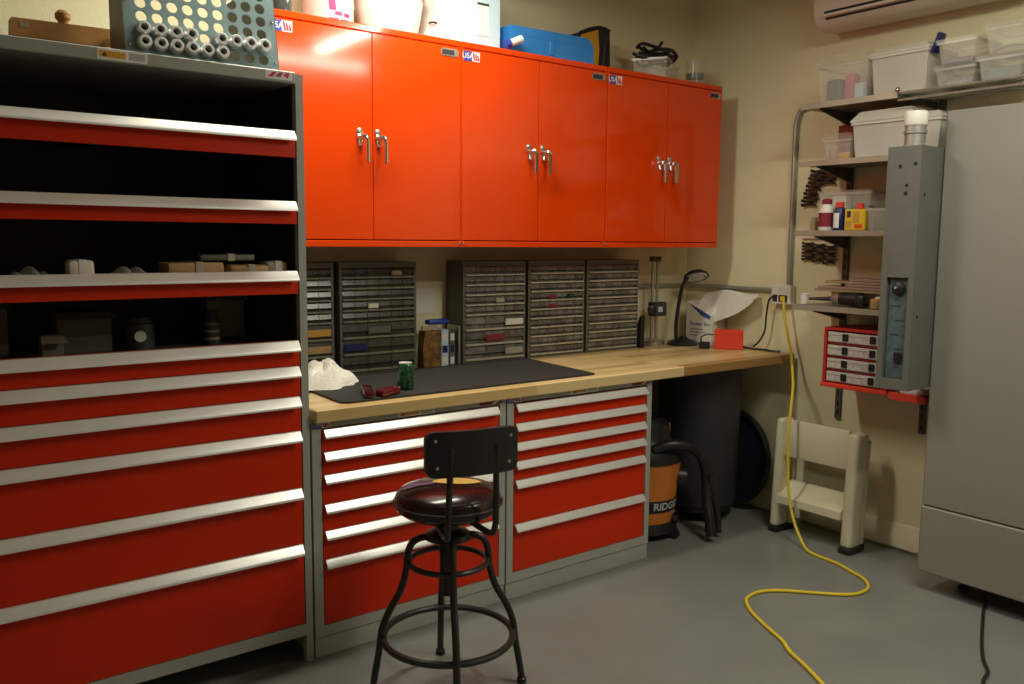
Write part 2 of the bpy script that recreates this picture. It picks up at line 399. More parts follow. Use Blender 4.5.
# worktop
obj('worktop', M().box(1.246, 4.0, 2.7487, 3.545, .8644, .9116, bev=.004), 'butcher', label='long butcher block worktop lying on the red drawer cabinets', cat='worktop', origin=(1.246, 2.7487, .8644))
obj('bench_mat', M().prism([(1.372, 2.822), (1.40, 2.800), (2.575, 2.800), (2.60, 2.806), (2.66, 3.37), (1.40, 3.37)], 'z', .9116, .9200), 'rubber', label='thin black rubber mat lying on the butcher block worktop', cat='mat')
WT = .9116
# tall cabinet
TX0, TX1 = -.30, 1.2345
t = thing('tall_cabinet', 'tall grey cabinet with red drawers below and open roll-out trays above', 'cabinet', ((TX0+TX1)/2, YL, 0))
for a in (TX0, TX1-.026): obj('front_post', M().box(a, a+.026, YL, YL+.03, 0, 2.041), 'grey_paint', t)
obj('side_panel', M().box(TX1-.005, TX1, YL+.03, 3.50, .10, 2.035), 'grey_paint', t)
obj('side_panel', M().box(TX0, TX0+.005, YL+.03, 3.50, .10, 2.035), 'grey_paint', t)
obj('shaded_side', M().box(TX1-.0245, TX1-.005, YL+.03, 3.47, .15, 2.0078), 'inside', t, label='slotted inner side of the cabinet, coloured dark for shade')
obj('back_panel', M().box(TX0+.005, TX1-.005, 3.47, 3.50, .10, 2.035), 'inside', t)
obj('bottom_rail', M().box(TX0+.026, TX1-.026, YL, 3.47, .100, .143), 'grey_paint', t)
top = obj('top_panel', M().box(TX0, TX1-.028, YL-.004, 3.50, 2.008, 2.046, bev=.003), 'grey_paint', t)
obj('light_stop', M().box(TX1-.030, TX1-.0005, YL+.031, 3.50, 2.0355, 2.044), 'grey_paint', t)  # added strip, keeps light from leaking in beside the top panel
warning_label(t, .604, 2.043, YL-.004, .138, .031)
u = obj('maker_sticker', M().box(1.105, 1.196, YL-.0055, YL-.004, 2.016, 2.043), 'sticker_white', t)
m = M()
for k in range(3): m.prism([(1.112+.026*k, 2.022+.004*k), (1.128+.026*k, 2.022), (1.143+.022*k, 2.039), (1.130+.022*k, 2.039)], 'y', YL-.0062, YL-.0055, mi=k % 2)
obj('maker_mark', m, ['sticker_red', 'magenta'], u)
# slots in the inner side of the post
m = M()
for k in range(10): m.box(TX1-.0262, TX1-.0245, YL+.06, YL+.075, 1.20+.08*k, 1.235+.08*k)
obj('slots', m, 'slit', t, kind='stuff')
for (zt, zr) in ((1.856, 1.770), (1.626, 1.550), (1.394, 1.316)):
    d = obj('tray', M().box(TX0+.03, TX1-.030, YL+.002, YL+.02, zr, zt-.002), 'red', t)
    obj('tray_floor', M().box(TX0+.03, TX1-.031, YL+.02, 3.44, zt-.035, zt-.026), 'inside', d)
    obj('handle', handle_m(TX0+.034, TX1-.036, zt, .034, d=.027), 'alu', d)
hz = [1.156, 1.068, .963, .842, .640, .438]
for i, z in enumerate(hz):
    zb = (hz[i+1] if i+1 < len(hz) else .143) + .003
    d = obj('drawer', M().box(TX0+.03, TX1-.030, YL+.002, YL+.025, zb, z), 'red', t)
    obj('handle', handle_m(TX0+.034, TX1-.036, z+.001, .036, d=.027), 'alu', d)
    if i == 0: obj('drawer_floor', M().box(TX0+.03, TX1-.031, YL+.025, 3.44, z-.03, z-.022), 'column_grey', d)
obj('leg', M().box(TX0+.03, TX0+.07, 3.40, 3.46, 0, .10), 'grey_paint', t); obj('leg', M().box(TX1-.07, TX1-.03, 3.40, 3.46, 0, .10), 'grey_paint', t)

# ------------------------------------------------------------------ wall cabinets
YU, ZUB, ZUT = 3.1787, 1.4705, 2.346
UW = .8586
wl = ['orange wall cabinet under the white bowl, nearest the tall cabinet', 'orange wall cabinet under the blue carrying case, between two others', 'orange wall cabinet next to the corner, under the clear tub of black cables']
for k in range(3):
    x0 = 1.2800 + UW*k; x1 = x0 + UW; xm = (x0+x1)/2
    t = thing('wall_cabinet', wl[k], 'cabinet', (xm, YU, ZUB), 'orange cabinets on the back wall')
    c = M()
    c.box(x0+.0012, x1-.0012, YU+.002, YB-.001, ZUT-.026, ZUT, bev=.003); c.box(x0+.0012, x1-.0012, YU, YB-.001, ZUB, ZUB+.026, bev=.002)
    c.box(x0+.0012, x0+.012, YU+.004, YB-.001, ZUB+.02, ZUT-.02); c.box(x1-.012, x1-.0012, YU+.004, YB-.001, ZUB+.02, ZUT-.02)
    c.box(x0+.0012, x1-.0012, YB-.02, YB-.001, ZUB+.02, ZUT-.02)
    obj('body', c, 'orange', t)
    obj('gap_shade', M().box(x0+.012, x1-.012, YU+.03, YU+.034, ZUB+.026, ZUT-.026), 'slit', t)  # added black sheet, stands in for shade behind the door gaps
    for s_, (a, b) in ((-1, (x0+.004, xm-.0015)), (1, (xm+.0015, x1-.004))):
        d = obj('door', M().box(a, b, YU, YU+.020, ZUB+.030, ZUT-.030, bev=.002), 'orange', t)
        hx = xm + (-.058 if s_ < 0 else .024); zc = 1.905
        h = obj('handle', M().lathe([(.016, 0), (.016, .006), (.011, .010), (.009, .030)], (hx, YU, zc), (0,-1,0), n=16).cyl((hx, YU-.001, zc), (hx, YU-.006, zc-.034), .011, .010, n=14), 'chrome', d)
        obj('lever', M().tube([(hx-.006, YU-.036, zc+.004), (hx+.006, YU-.040, zc+.001), (hx+.013, YU-.040, zc-.014), (hx+.016, YU-.036, zc-.05), (hx+.017, YU-.034, zc-.098)], .0088, 10), 'chrome', h)
        obj('rose', M().lathe([(.012, 0), (.013, .004), (.006, .008)], (hx-.004, YU, zc+.024), (0,-1,0), n=14), 'steel', h)
    usa_sticker(t, x0+.008, ZUT-.038, YU, .086, .040)
    pl = obj('lock_plate', M().prism([(x1-.062+.016*math.cos(a)-(.026 if math.cos(a)<0 else -.026)*-1*0+(.028 if math.cos(a)>0 else -.028), ZUT-.056+.016*math.sin(a)) for a in [PI/2-PI*k/8+.0001 for k in range(16)]], 'y', YU-.003, YU), 'steel', t)
    obj('lock_insert', M().box(x1-.101, x1-.040, YU-.0045, YU-.003, ZUT-.067, ZUT-.046, bev=.0007), 'ink', pl)
    for sx in (x0+.010, x1-.010): obj('bolt', M().lathe([(.005, 0), (.005, .002), (.002, .003)], (sx, YU, ZUB+.016), (0,-1,0), n=10), 'chrome', t)

# ------------------------------------------------------------------ things on the tall cabinet
ZT = 2.046
# collet rack
t = thing('collet_rack', 'teal sheet metal rack with rows of round holes on the tall cabinet', 'rack', (.92, 2.84, ZT))
RX0, RX1, ROWS, CP, RP = .690, 1.162, 7, .0465, .041
tilt = .035/.22
def rp(u, v, n=0.0): return (u, 2.80 + v*tilt - n, ZT + v + n*tilt)
m = M(); HX0 = .741; HZ0 = .032; hr = .0165; nseg = 24
holes = [(HX0 + CP*i, HZ0 + RP*j) for j in range(ROWS) for i in range(9)]
for (hx, hz_) in holes:
    a, b = CP/2, RP/2
    circ = [(hx + hr*math.cos(2*PI*k/nseg), hz_ + hr*math.sin(2*PI*k/nseg)) for k in range(nseg)]
    sq = []
    for k in range(nseg):
        cx, cz = math.cos(2*PI*k/nseg), math.sin(2*PI*k/nseg); s_ = 1/max(abs(cx), abs(cz)); sq.append((hx+cx*s_*a, hz_+cz*s_*b))
    vs_ = [rp(*p) for p in circ] + [rp(*p) for p in sq] + [rp(p[0], p[1], -.006) for p in circ]
    m.add(vs_, [(k, (k+1) % nseg, nseg+(k+1) % nseg, nseg+k) for k in range(nseg)] + [((k+1) % nseg, k, 2*nseg+k, 2*nseg+(k+1) % nseg) for k in range(nseg)])
hx1 = HX0 + CP*8.5; hx0 = HX0 - CP*.5; hzb = HZ0 - RP/2; hzt = HZ0 + RP*(ROWS-.5)
for (a, b, c_, d) in ((RX0, hx0, 0, hzt+.01), (hx1, RX1, 0, hzt+.01), (hx0, hx1, 0, hzb), (hx0, hx1, hzt, hzt+.01)):
    m.add([rp(a, c_), rp(b, c_), rp(b, d), rp(a, d)], [(0,1,2,3)])
obj('front_panel', m, 'teal_paint', t, fixn=False, smooth=0)
H = hzt + .01
for (x, mt, yb) in ((RX0, 'rack_side', 2.98), (RX1, 'inside', 3.27)):  # right panel deepened and blackened so the holes before it look shaded
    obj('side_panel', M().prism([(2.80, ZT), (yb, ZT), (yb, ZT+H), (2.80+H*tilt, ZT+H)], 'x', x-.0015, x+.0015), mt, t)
obj('base_panel', M().box(RX0+.002, RX1-.002, 2.805, 2.98, ZT, ZT+.002), 'teal_paint', t)
for (u, v) in ((RX0+.012, .025), (RX1-.012, .025), (RX0+.012, .16), (RX1-.012, .16)):
    obj('rivet', M().lathe([(.005, 0), (.004, .003), (.001, .004)], rp(u, v), (0, -1, tilt), n=10), 'chrome', t)
n_ax = Vector((0, -1, tilt)).normalized()
col = M().lathe([(.0155, -.05), (.0155, -.002), (.0205, 0), (.0215, .010), (.0205, .022), (.0165, .027), (.0105, .027), (.0100, .004), (.0, .004)], (0,0,0), n_ax, n=24)
col_me = mesh_of(col, 'collet_steel', 'collet')
bore = mesh_of(M().lathe([(.0098, .0045), (0, .0046)], (0,0,0), n_ax, n=16), 'slit', 'bore')
spots = [(i, 0) for i in range(6)] + [(i, 1) for i in (0,1,2,3,5,6,7,8)]
for (i, j) in spots:
    o = bpy.data.objects.new('collet', col_me); COL.objects.link(o); o.location = rp(HX0+CP*i, HZ0+RP*j)
    o['label'] = 'shiny steel collet plugged into the ' + ('lowest' if j == 0 else 'second lowest') + ' row of the teal rack'; o['category'] = 'collet'; o['group'] = 'collets in the teal rack'
    OFF[o] = Vector(o.location); lib_obj('bore', bore, o, (0,0,0))
# wooden thing on cabinet top
t = thing('wooden_plane', 'brown wooden plane with round knob on top of the tall cabinet', 'plane', (.57, 3.06, ZT))
m = M().prism([(.425, ZT+.052), (.428, ZT+.104), (.70, ZT+.108), (.725, ZT+.092), (.725, ZT+.066), (.70, ZT+.052)], 'y', 3.03, 3.09); obj('body', m, 'brown_wood', t)
obj('sole', M().box(.44, .735, 3.025, 3.095, ZT, ZT+.050, bev=.004), 'brown_wood', t)
obj('knob', M().lathe([(.012, 0), (.014, .012), (.022, .022), (.022, .036), (.012, .046), (0, .047)], (.572, 3.06, ZT+.104), n=18), 'brown_wood', t)
obj('front_knob', M().lathe([(.014, 0), (.018, .018), (.012, .034), (0, .036)], (.690, 3.03, ZT+.016), (0, -.5, .86), n=16), 'brown_wood', t)
obj('escutcheon', M().box(.448, .470, 3.0285, 3.031, ZT+.078, ZT+.092, bev=.0008), 'steel', t)
obj('blade', M().box(.700, .730, 3.01, 3.02, ZT+.078, ZT+.102).rot(.12, (.71, 3.02, ZT+.09)), 'alu', t)
t = thing('lidded_jar', 'small pale jar with dark lid standing at the end of the tall cabinet top', 'jar', (.375, 3.0, ZT))
obj('jar_body', M().lathe([(.020, 0), (.022, .01), (.022, .06), (.014, .075)], (.375, 3.0, ZT), n=18), 'white', t)
obj('jar_lid', M().lathe([(.017, .0755), (.017, .1), (.010, .106)], (.375, 3.0, ZT), n=18), 'maroon', t)

# ------------------------------------------------------------------ things in the open trays
TZ3 = 1.394 - .026
def paper_bundle(name, label, x0, x1, y0, y1, z, h, mt, band, grp=None):
    t = thing(name, label, 'parcel', ((x0+x1)/2, (y0+y1)/2, z), grp)
    m = M().box(x0, x1, y0, y1, z, z+h, bev=min(.008, h*.3), seg=2)
    for i, p in enumerate(m.v): m.v[i] = (p[0]+random.uniform(-.002, .002), p[1]+random.uniform(-.002, .002), max(z, p[2]+random.uniform(-.002, .002)))
    obj('wrap', m, mt, t)
    xm = x0 + (x1-x0)*.55
    obj('tape', M().box(xm-.012, xm+.012, y0-.0025, y1+.0025, z+.0005, z+h+.0025, bev=.001), band, t)
paper_bundle('parcel', 'large brown paper parcel lying on the open tray under a long grey strip', .79, .965, 2.81, 2.93, TZ3, .055, 'kraft', 'kraft_light')
paper_bundle('parcel', 'smaller brown paper parcel on the open tray beside a pale box', .985, 1.115, 2.81, 2.90, TZ3, .045, 'kraft', 'kraft_light')
paper_bundle('wrapped_strip', 'long grey wrapped strip lying across two brown paper parcels', .90, 1.08, 2.84, 2.88, TZ3+.058, .022, 'column_grey', 'kraft_light')
paper_bundle('pale_box', 'pale cardboard box at the post end of the open tray', 1.118, 1.190, 2.83, 2.92, TZ3, .055, 'kraft_light', 'paper')
paper_bundle('pale_box', 'small square white box standing alone on the open tray', .508, .575, 2.80, 2.87, TZ3, .064, 'paper', 'white')
for (xc, lab) in ((.41, 'folded clear bag of parts beside the small square white box'), (.68, 'crumpled clear bag of parts beside the large brown parcel')):
    t = thing('plastic_bag', lab, 'bag', (xc, 2.84, TZ3))
    sd = xc*10
    m = M().sheet(lambda u, v: (xc-.055+.11*u, 2.805+.08*v, TZ3+.004+.045*math.sin(PI*u)**.4*math.sin(PI*v)**.5*(.6+.4*math.sin(u*14+v*6+sd))), 18, 10); obj('bag', m, 'milky', t, fixn=False)
    for k in range(4): obj('fitting', M().ring((xc-.04+.026*k, 2.835, TZ3+.016), .012, .004, 16, 6, axis=(.3, .6, .5)), 'steel', t)
DZ = hz[0] - .022
for (nm, lab, x0, x1, y0, y1, h, mt) in (('carton', 'dim tan carton at the far end of the deep open drawer', .30, .37, 3.02, 3.14, .17, 'shaded_board'), ('carton', 'dim cardboard carton with open flaps in the deep open drawer', .50, .66, 3.0, 3.12, .13, 'shaded_board'),
                 ('carton', 'low dim cardboard carton in front of the flapped carton', .44, .50, 2.90, 2.96, .07, 'shaded_board'), ('carton', 'shadowed grey carton at the back of the deep drawer', 1.12, 1.28, 3.2, 3.3, .16, 'kraft_light')):
    if x1 > 1.19: x0, x1 = 1.03, 1.17
    t = thing(nm, lab, 'carton', ((x0+x1)/2, (y0+y1)/2, DZ))
    obj('walls', M().box(x0, x1, y0, y1, DZ, DZ+h, bev=.003), mt, t)
    obj('flap', M().add([(x0, y0, DZ+h), (x1, y0, DZ+h), (x1+.01, y0-.03, DZ+h-.02), (x0-.005, y0-.03, DZ+h-.02)], [(0,1,2,3)]), mt, t)
for (x, y, h, lab) in ((.74, 2.98, .11, 'squat black tin with pale round badge in the deep drawer'), (.98, 3.0, .12, 'slim banded canister standing in the deep drawer')):
    t = thing('tin', lab, 'tin', (x, y, DZ)); r = .045 if h < .115 else .026
    obj('tin_body', M().lathe([(r, 0), (r, h*.8), (r*.9, h*.82), (r*.9, h)], (x, y, DZ), n=22), 'dark_plastic', t)
    if r > .03: obj('badge', M().lathe([(.018, 0), (.018, .002)], (x-.01, y-.0445, DZ+.05), (-.2, -1, 0), n=18), 'paper', t)
    else:
        for k in range(3): obj('band', M().lathe([(r+.0008, 0), (r+.0008, .008)], (x, y, DZ+.02+.025*k), n=22), 'tan_board', t)

# ------------------------------------------------------------------ things on the wall cabinets
ZU = ZUT
t = thing('glass_jar', 'small dark glass jar on the wall cabinets beside the printed tub', 'jar', (1.385, 3.30, ZU))
obj('glass', M().lathe([(.036, 0), (.038, .008), (.038, .085), (.030, .10)], (1.385, 3.30, ZU), n=20), 'glass_dark', t)
obj('lid', M().lathe([(.033, .1005), (.033, .125), (.028, .128)], (1.385, 3.30, ZU), n=20), 'steel', t)
t = thing('printed_tub', 'round white tub with magenta print on the wall cabinets', 'tub', (1.608, 3.36, ZU))
obj('tub_body', M().lathe([(.098, 0), (.102, .006), (.102, .24), (.106, .25), (.106, .265), (0, .265)], (1.608, 3.36, ZU), n=36), 'white', t)
a0 = -PI/2 - .62
def on_tub(u, v, r=.1025): return (1.608 + r*math.cos(a0+u/r), 3.36 + r*math.sin(a0+u/r), ZU+v)
m = M().sheet(lambda u, v: on_tub(.015+.028*u-.012*v+.008, .055+.12*v), 6, 4); obj('print_figure', m, 'magenta', t, fixn=False)
for k, (u0, u1, v0, v1) in enumerate(((.045, .075, .036, .052), (.085, .115, .034, .050), (.02, .06, .018, .026), (.07, .12, .016, .024))):
    obj('print_line', M().sheet(lambda u, v: on_tub(u0+(u1-u0)*u, v0+(v1-v0)*v), 6, 1), 'magenta', t, fixn=False)
t = thing('white_bowl', 'large white plastic bowl with rolled rim on the wall cabinets', 'bowl', (1.890, 3.365, ZU))
obj('bowl_body', M().lathe([(.105, 0), (.118, .004), (.138, .10), (.148, .165), (.142, .165), (.132, .10), (.110, .01), (0, .01)], (1.890, 3.365, ZU), n=40), 'white', t)
obj('rim', M().ring((1.890, 3.365, ZU+.165), .149, .008, 40, 8), 'white', t)
t = thing('crumpled_bag', 'pale crumpled plastic bag between the white bowl and the white box', 'bag', (2.045, 3.27, ZU))
obj('bag', M().sheet(lambda u, v: (2.012+.07*u, 3.24+.07*v, ZU+.002+.09*math.sin(PI*u)**.6*math.sin(PI*v)**.6*(.7+.3*math.sin(9*u+7*v))), 14, 14), 'milky', t, fixn=False)
obj('tie', M().ring((2.047, 3.262, ZU+.075), .016, .004, 16, 6), 'clip_brown', t)
t = thing('white_box', 'tall white cardboard box standing beside the pale blue box', 'box', (2.125, 3.33, ZU))
obj('walls', M().box(2.050, 2.196, 3.25, 3.42, ZU, ZU+.33, bev=.003), 'white', t)
obj('front_flap', M().box(2.118, 2.194, 3.2475, 3.2498, ZU+.004, ZU+.326), 'paper', t)
t = thing('pale_blue_box', 'pale blue box with white label panel on the wall cabinets', 'box', (2.30, 3.34, ZU))
obj('walls', M().box(2.200, 2.396, 3.25, 3.44, ZU, ZU+.33, bev=.003), 'pale_blue', t)
obj('label_panel', M().box(2.262, 2.330, 3.2478, 3.25, ZU+.055, ZU+.185), 'white', t)
obj('hand_slot', M().box(2.268, 2.332, 3.247, 3.2488, ZU+.186, ZU+.196, bev=.0008), 'ink', t)
t = thing('plastic_pipe', 'short white plastic pipe lying against the blue carrying case', 'pipe', (2.44, 3.2, ZU))
obj('pipe', M().cyl((2.402, 3.213, ZU+.026), (2.478, 3.198, ZU+.060), .017, n=18), 'white', t)
obj('bore', M().cyl((2.4783, 3.1979, ZU+.0602), (2.479, 3.1977, ZU+.0605), .010, n=16), 'slit', t)
obj('coupling', M().cyl((2.396, 3.2135, ZU+.025), (2.420, 3.209, ZU+.035), .0205, n=18), 'blue', t)
t = thing('blue_tote', 'blue plastic carrying case with rounded end on the wall cabinets', 'case', (2.74, 3.32, ZU))
poly = [(2.445, ZU), (2.428, ZU+.118), (2.44, ZU+.124)] + [(2.895+.055*math.sin(a), ZU+.075+.055*math.cos(a)) for a in [PI/2*k/6 for k in range(7)]] + [(2.953, ZU+.03), (2.945, ZU)]
obj('shell', M().prism(poly, 'y', 3.235, 3.40), 'blue_tote', t)
obj('latch', M().box(2.67, 2.70, 3.231, 3.2352, ZU+.02, ZU+.085, bev=.002), 'blue_tote', t)
obj('seam', M().box(2.46, 2.93, 3.2342, 3.2352, ZU+.086, ZU+.088), 'blue_tote', t)
t = thing('tool_bag', 'black and yellow fabric tool bag behind the blue carrying case', 'bag', (3.04, 3.44, ZU))
poly = [(2.985, ZU), (2.985, ZU+.16), (3.01, ZU+.205), (3.14, ZU+.25), (3.215, ZU+.24), (3.225, ZU)]
obj('body', M().prism(poly, 'y', 3.405, 3.52), 'bag_black', t)
obj('yellow_panel', M().prism([(3.00, ZU+.02), (3.00, ZU+.16), (3.02, ZU+.195), (3.13, ZU+.232), (3.14, ZU+.13), (3.13, ZU+.02)], 'y', 3.400, 3.4048), 'bag_yellow', t)
obj('piping', M().tube([(2.985, 3.404, ZU+.16), (3.01, 3.404, ZU+.205), (3.14, 3.404, ZU+.25), (3.215, 3.404, ZU+.24)], .006, 8, smooth=2), 'bag_black', t)
obj('handle', M().tube([(3.165, 3.398, ZU+.03), (3.17, 3.396, ZU+.12), (3.185, 3.398, ZU+.20)], .007, 8), 'rubber', t)

def tote(name, label, cat, x0, x1, y0, y1, z, h, mt='clear', lid=None, taper=.012, rim=True, rotz=0.0, group=None, lidh=.018):
    cx, cy = (x0+x1)/2, (y0+y1)/2
    t = thing(name, label, cat, (cx, cy, z), group)
    th = .0025
    def shell(tp, zb, zt_, ins):
        a = [(x0+tp+ins, y0+tp+ins, zb), (x1-tp-ins, y0+tp+ins, zb), (x1-tp-ins, y1-tp-ins, zb), (x0+tp+ins, y1-tp-ins, zb)]
        b = [(x0+ins, y0+ins, zt_), (x1-ins, y0+ins, zt_), (x1-ins, y1-ins, zt_), (x0+ins, y1-ins, zt_)]
        return a + b
    o = shell(taper, z, z+h, 0); i = shell(taper, z+th, z+h, th)
    m = M().add(o+i, [(3,2,1,0), (0,1,5,4), (1,2,6,5), (2,3,7,6), (3,0,4,7), (8,9,10,11), (9,8,12,13), (10,9,13,14), (11,10,14,15), (8,11,15,12), (4,5,13,12), (5,6,14,13), (6,7,15,14), (7,4,12,15)])
    if rotz: m.rot(rotz, (cx, cy, 0))
    obj('body', m, mt, t, fixn=False, smooth=0)
    if rim:
        e = .006; m = M()
        for (a, b, c_, d) in ((x0-e, x1+e, y0-e, y0), (x0-e, x1+e, y1, y1+e), (x0-e, x0, y0, y1), (x1, x1+e, y0, y1)): m.box(a, b, c_, d, z+h-.012, z+h)
        if rotz: m.rot(rotz, (cx, cy, 0))
        obj('rim', m, 'milky_lid' if mt == 'milky' else mt, t)
    if lid:
        e = .009; k = .022
        m = M().add([(x0-e, y0-e, z+h+.0005), (x1+e, y0-e, z+h+.0005), (x1+e, y1+e, z+h+.0005), (x0-e, y1+e, z+h+.0005),
                     (x0-e, y0-e, z+h+.008), (x1+e, y0-e, z+h+.008), (x1+e, y1+e, z+h+.008), (x0-e, y1+e, z+h+.008),
                     (x0+k, y0+k, z+h+lidh), (x1-k, y0+k, z+h+lidh), (x1-k, y1-k, z+h+lidh), (x0+k, y1-k, z+h+lidh)],
                    [(3,2,1,0), (0,1,5,4), (1,2,6,5), (2,3,7,6), (3,0,4,7), (4,5,9,8), (5,6,10,9), (6,7,11,10), (7,4,8,11), (8,9,10,11)])
        if rotz: m.rot(rotz, (cx, cy, 0))
        obj('lid', m, lid, t)
    return t
tote('cable_tub', 'clear plastic tub heaped with black cables on the corner wall cabinet', 'tub', 3.36, 3.68, 3.27, 3.45, ZU, .108, 'clear', rotz=.55, taper=.008)
rr = random.Random(3)
for k in range(7):
    cx, cy = 3.50+rr.uniform(-.07, .05), 3.345+rr.uniform(-.025, .025); R = rr.uniform(.06, .115); z = ZU+.10+.011*k; a = rr.uniform(0, 6)
    pts = [(cx+R*1.15*math.cos(a+q*.7), cy+R*.5*math.sin(a+q*.7), z+.012*math.sin(q*1.7+k)) for q in range(9)]
    obj('cable_coil', M().tube(pts, .009, 8), 'black', label='black cable coil heaped in the clear tub on the wall cabinet', cat='cable', group='cables heaped in the tub')
obj('cable_coil', M().tube([(3.36, 3.30, ZU+.16), (3.42, 3.32, ZU+.15), (3.50, 3.33, ZU+.185), (3.53, 3.33, ZU+.215)], .008, 8), 'black', label='black cable with stiff end sticking up from the clear tub', cat='cable')
t = thing('acrylic_cylinder', 'clear acrylic cylinder half full, beside the tub of cables', 'cylinder', (3.798, 3.33, ZU))
obj('tube', M().lathe([(.054, 0), (.054, .15), (.050, .15), (.050, .005), (0, .005)], (3.798, 3.33, ZU), n=24), 'clear_thin', t, fixn=False)
obj('filling', M().lathe([(.048, .055), (.048, .08), (0, .083)], (3.798, 3.33, ZU), n=24), 'teal_dark', t)

# ------------------------------------------------------------------ drawer organizers on the bench
def organizer(x0, x1, kind, label, dk, hints={}):
    rows_done = 0
    y0, y1, z0, z1 = 3.40, 3.548, WT, 1.402
    t = thing('drawer_organizer', label, 'organizer', ((x0+x1)/2, y0, z0), 'small parts drawer organizers on the bench')
    b = .012; W = x1-x0
    c = M(); c.box(x0, x0+b, y0, y1, z0, z1); c.box(x1-b, x1, y0, y1, z0, z1); c.box(x0+b, x1-b, y0, y1, z0, z0+b); c.box(x0+b, x1-b, y0, y1, z1-b-.012, z1); c.box(x0+b, x1-b, y1-.005, y1, z0+b, z1-b)
    obj('case', c, 'organizer_grey', t)
    zt = z1-b-.012; zb = z0+b; ht = zt-zb; iw = W-2*b
    rows = [(6, ht/10)]*10 if kind == 60 else [(6, ht*.105)]*5 + [(3, ht*.475/3)]*3
    z = zt; cache = {}
    for (n, h) in rows:
        for i in range(n):
            w_ = iw/n; key = (n, round(h, 4))
            if key not in cache:
                m = M()
                a = w_/2-.0012; hh = h/2-.0015
                m.box(-a, a, .010, .12, -hh, hh, 0)
                m.add([(-a, .004, hh), (a, .004, hh), (a, -.004, -hh*.05), (-a, -.004, -hh*.05), (-a, .0095, -hh*.2), (a, .0095, -hh*.2), (-a, .0095, hh), (a, .0095, hh)], [(0,1,2,3), (3,2,5,4), (0,3,4,6), (1,7,5,2), (0,6,7,1)], 0)
                d_me = mesh_of(m, 'drawer_dark' if dk else 'drawer_light', 'drawer')
                p_me = mesh_of(M().box(-a, a, -.010, .009, -hh, -hh+min(.009, h*.16), bev=.0012), 'drawer_pull_dim' if dk else 'drawer_pull_lit', 'pull')
                cache[key] = (d_me, p_me)
            d_me, p_me = cache[key]
            rowi = rows_done
            d = lib_obj('drawer', d_me, t, (x0+b+w_*(i+.5)-(x0+x1)/2, 0, z-h/2-z0)); lib_obj('pull', p_me, d, (0,0,0))
            if (rowi, i) in hints:
                a = w_/2-.004; lib_obj('contents', mesh_of(M().box(-a, a, -.0062, .004, -h*.22, h*.22, bev=.003), hints[(rowi, i)], 'contents'), d, (0,0,0))
        z -= h; rows_done += 1
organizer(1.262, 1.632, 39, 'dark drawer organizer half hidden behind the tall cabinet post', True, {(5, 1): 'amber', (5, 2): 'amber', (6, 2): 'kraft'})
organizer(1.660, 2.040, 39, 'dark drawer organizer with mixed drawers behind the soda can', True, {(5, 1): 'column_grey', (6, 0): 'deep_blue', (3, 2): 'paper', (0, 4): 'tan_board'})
organizer(2.297, 2.672, 39, 'drawer organizer with mixed small and wide drawers beside the boxed packets', False, {(6, 1): 'maroon', (5, 2): 'paper', (7, 2): 'kraft_light', (3, 3): 'kraft_light'})
organizer(2.690, 3.066, 60, 'drawer organizer of all small drawers with bright pulls, between two others', False, {(3, 2): 'maroon', (4, 2): 'maroon', (3, 4): 'green_can'})
organizer(3.084, 3.466, 60, 'drawer organizer of all small drawers at the height gauge end', False)

# bench clutter
obj('note_sheet', M().box(2.128, 2.232, YB-.004, YB-.001, 1.150, 1.270), 'paper', label='white paper note stuck on the wall between two organizers', cat='note')
t = thing('snack_packet', 'brown mottled packet standing between two drawer organizers', 'packet', (2.105, 3.40, WT))
obj('packet', M().prism([(2.062, WT), (2.150, WT), (2.156, WT+.09), (2.146, WT+.175), (2.068, WT+.175), (2.058, WT+.09)], 'y', 3.37, 3.42), 'brown_bag', t)
obj('top_seal', M().box(2.066, 2.148, 3.39, 3.40, WT+.176, WT+.196), 'kraft_light', t)
for (x, wd, h, mt, lab) in ((2.166, .040, .175, 'pale_blue', 'thin pale blue carton beside the brown mottled packet'), (2.211, .032, .165, 'column_grey', 'thin grey carton between the pale blue carton and the metal plate')):
    t = thing('carton', lab, 'carton', (x+wd/2, 3.44, WT)); obj('walls', M().box(x, x+wd, 3.385, 3.46, WT, WT+h, bev=.002), mt, t)
    for k in range(3): obj('printed_panel', M().box(x+.005, x+wd-.006, 3.3838, 3.385, WT+.012+.055*k, WT+.045+.055*k), ('white', 'deep_blue', 'paper')[k], t)
obj('metal_plate', M().box(2.252, 2.262, 3.37, 3.47, WT, WT+.19, bev=.001), 'steel', label='upright metal plate between a grey carton and a drawer organizer', cat='plate')
obj('blue_pouch', M().box(2.110, 2.225, 3.402, 3.45, WT+.198, WT+.222, bev=.010, seg=2), 'blue', label='blue pouch lying on top of the packet and cartons', cat='pouch')

# towel
def towel(u, v):
    a = 2*PI*u; r = .128*v*(1+.16*math.sin(3*a+1)+.09*math.sin(7*a))
    h = .080*(1-v**2.6)*(1+.12*math.sin(5*a+6*v)+.12*math.sin(2*a+9*v)) + .012*(1-v)*math.sin(11*a)
    return (1.470 + r*1.05*math.cos(a), 3.165 + r*.80*math.sin(a), .9205 + max(h, 0) + .002)
m = M().sheet(towel, 56, 16); obj('shop_towel', m, 'white_cloth', label='crumpled white shop towel lying on the end of the black mat', cat='towel', fixn=True, smooth=60)
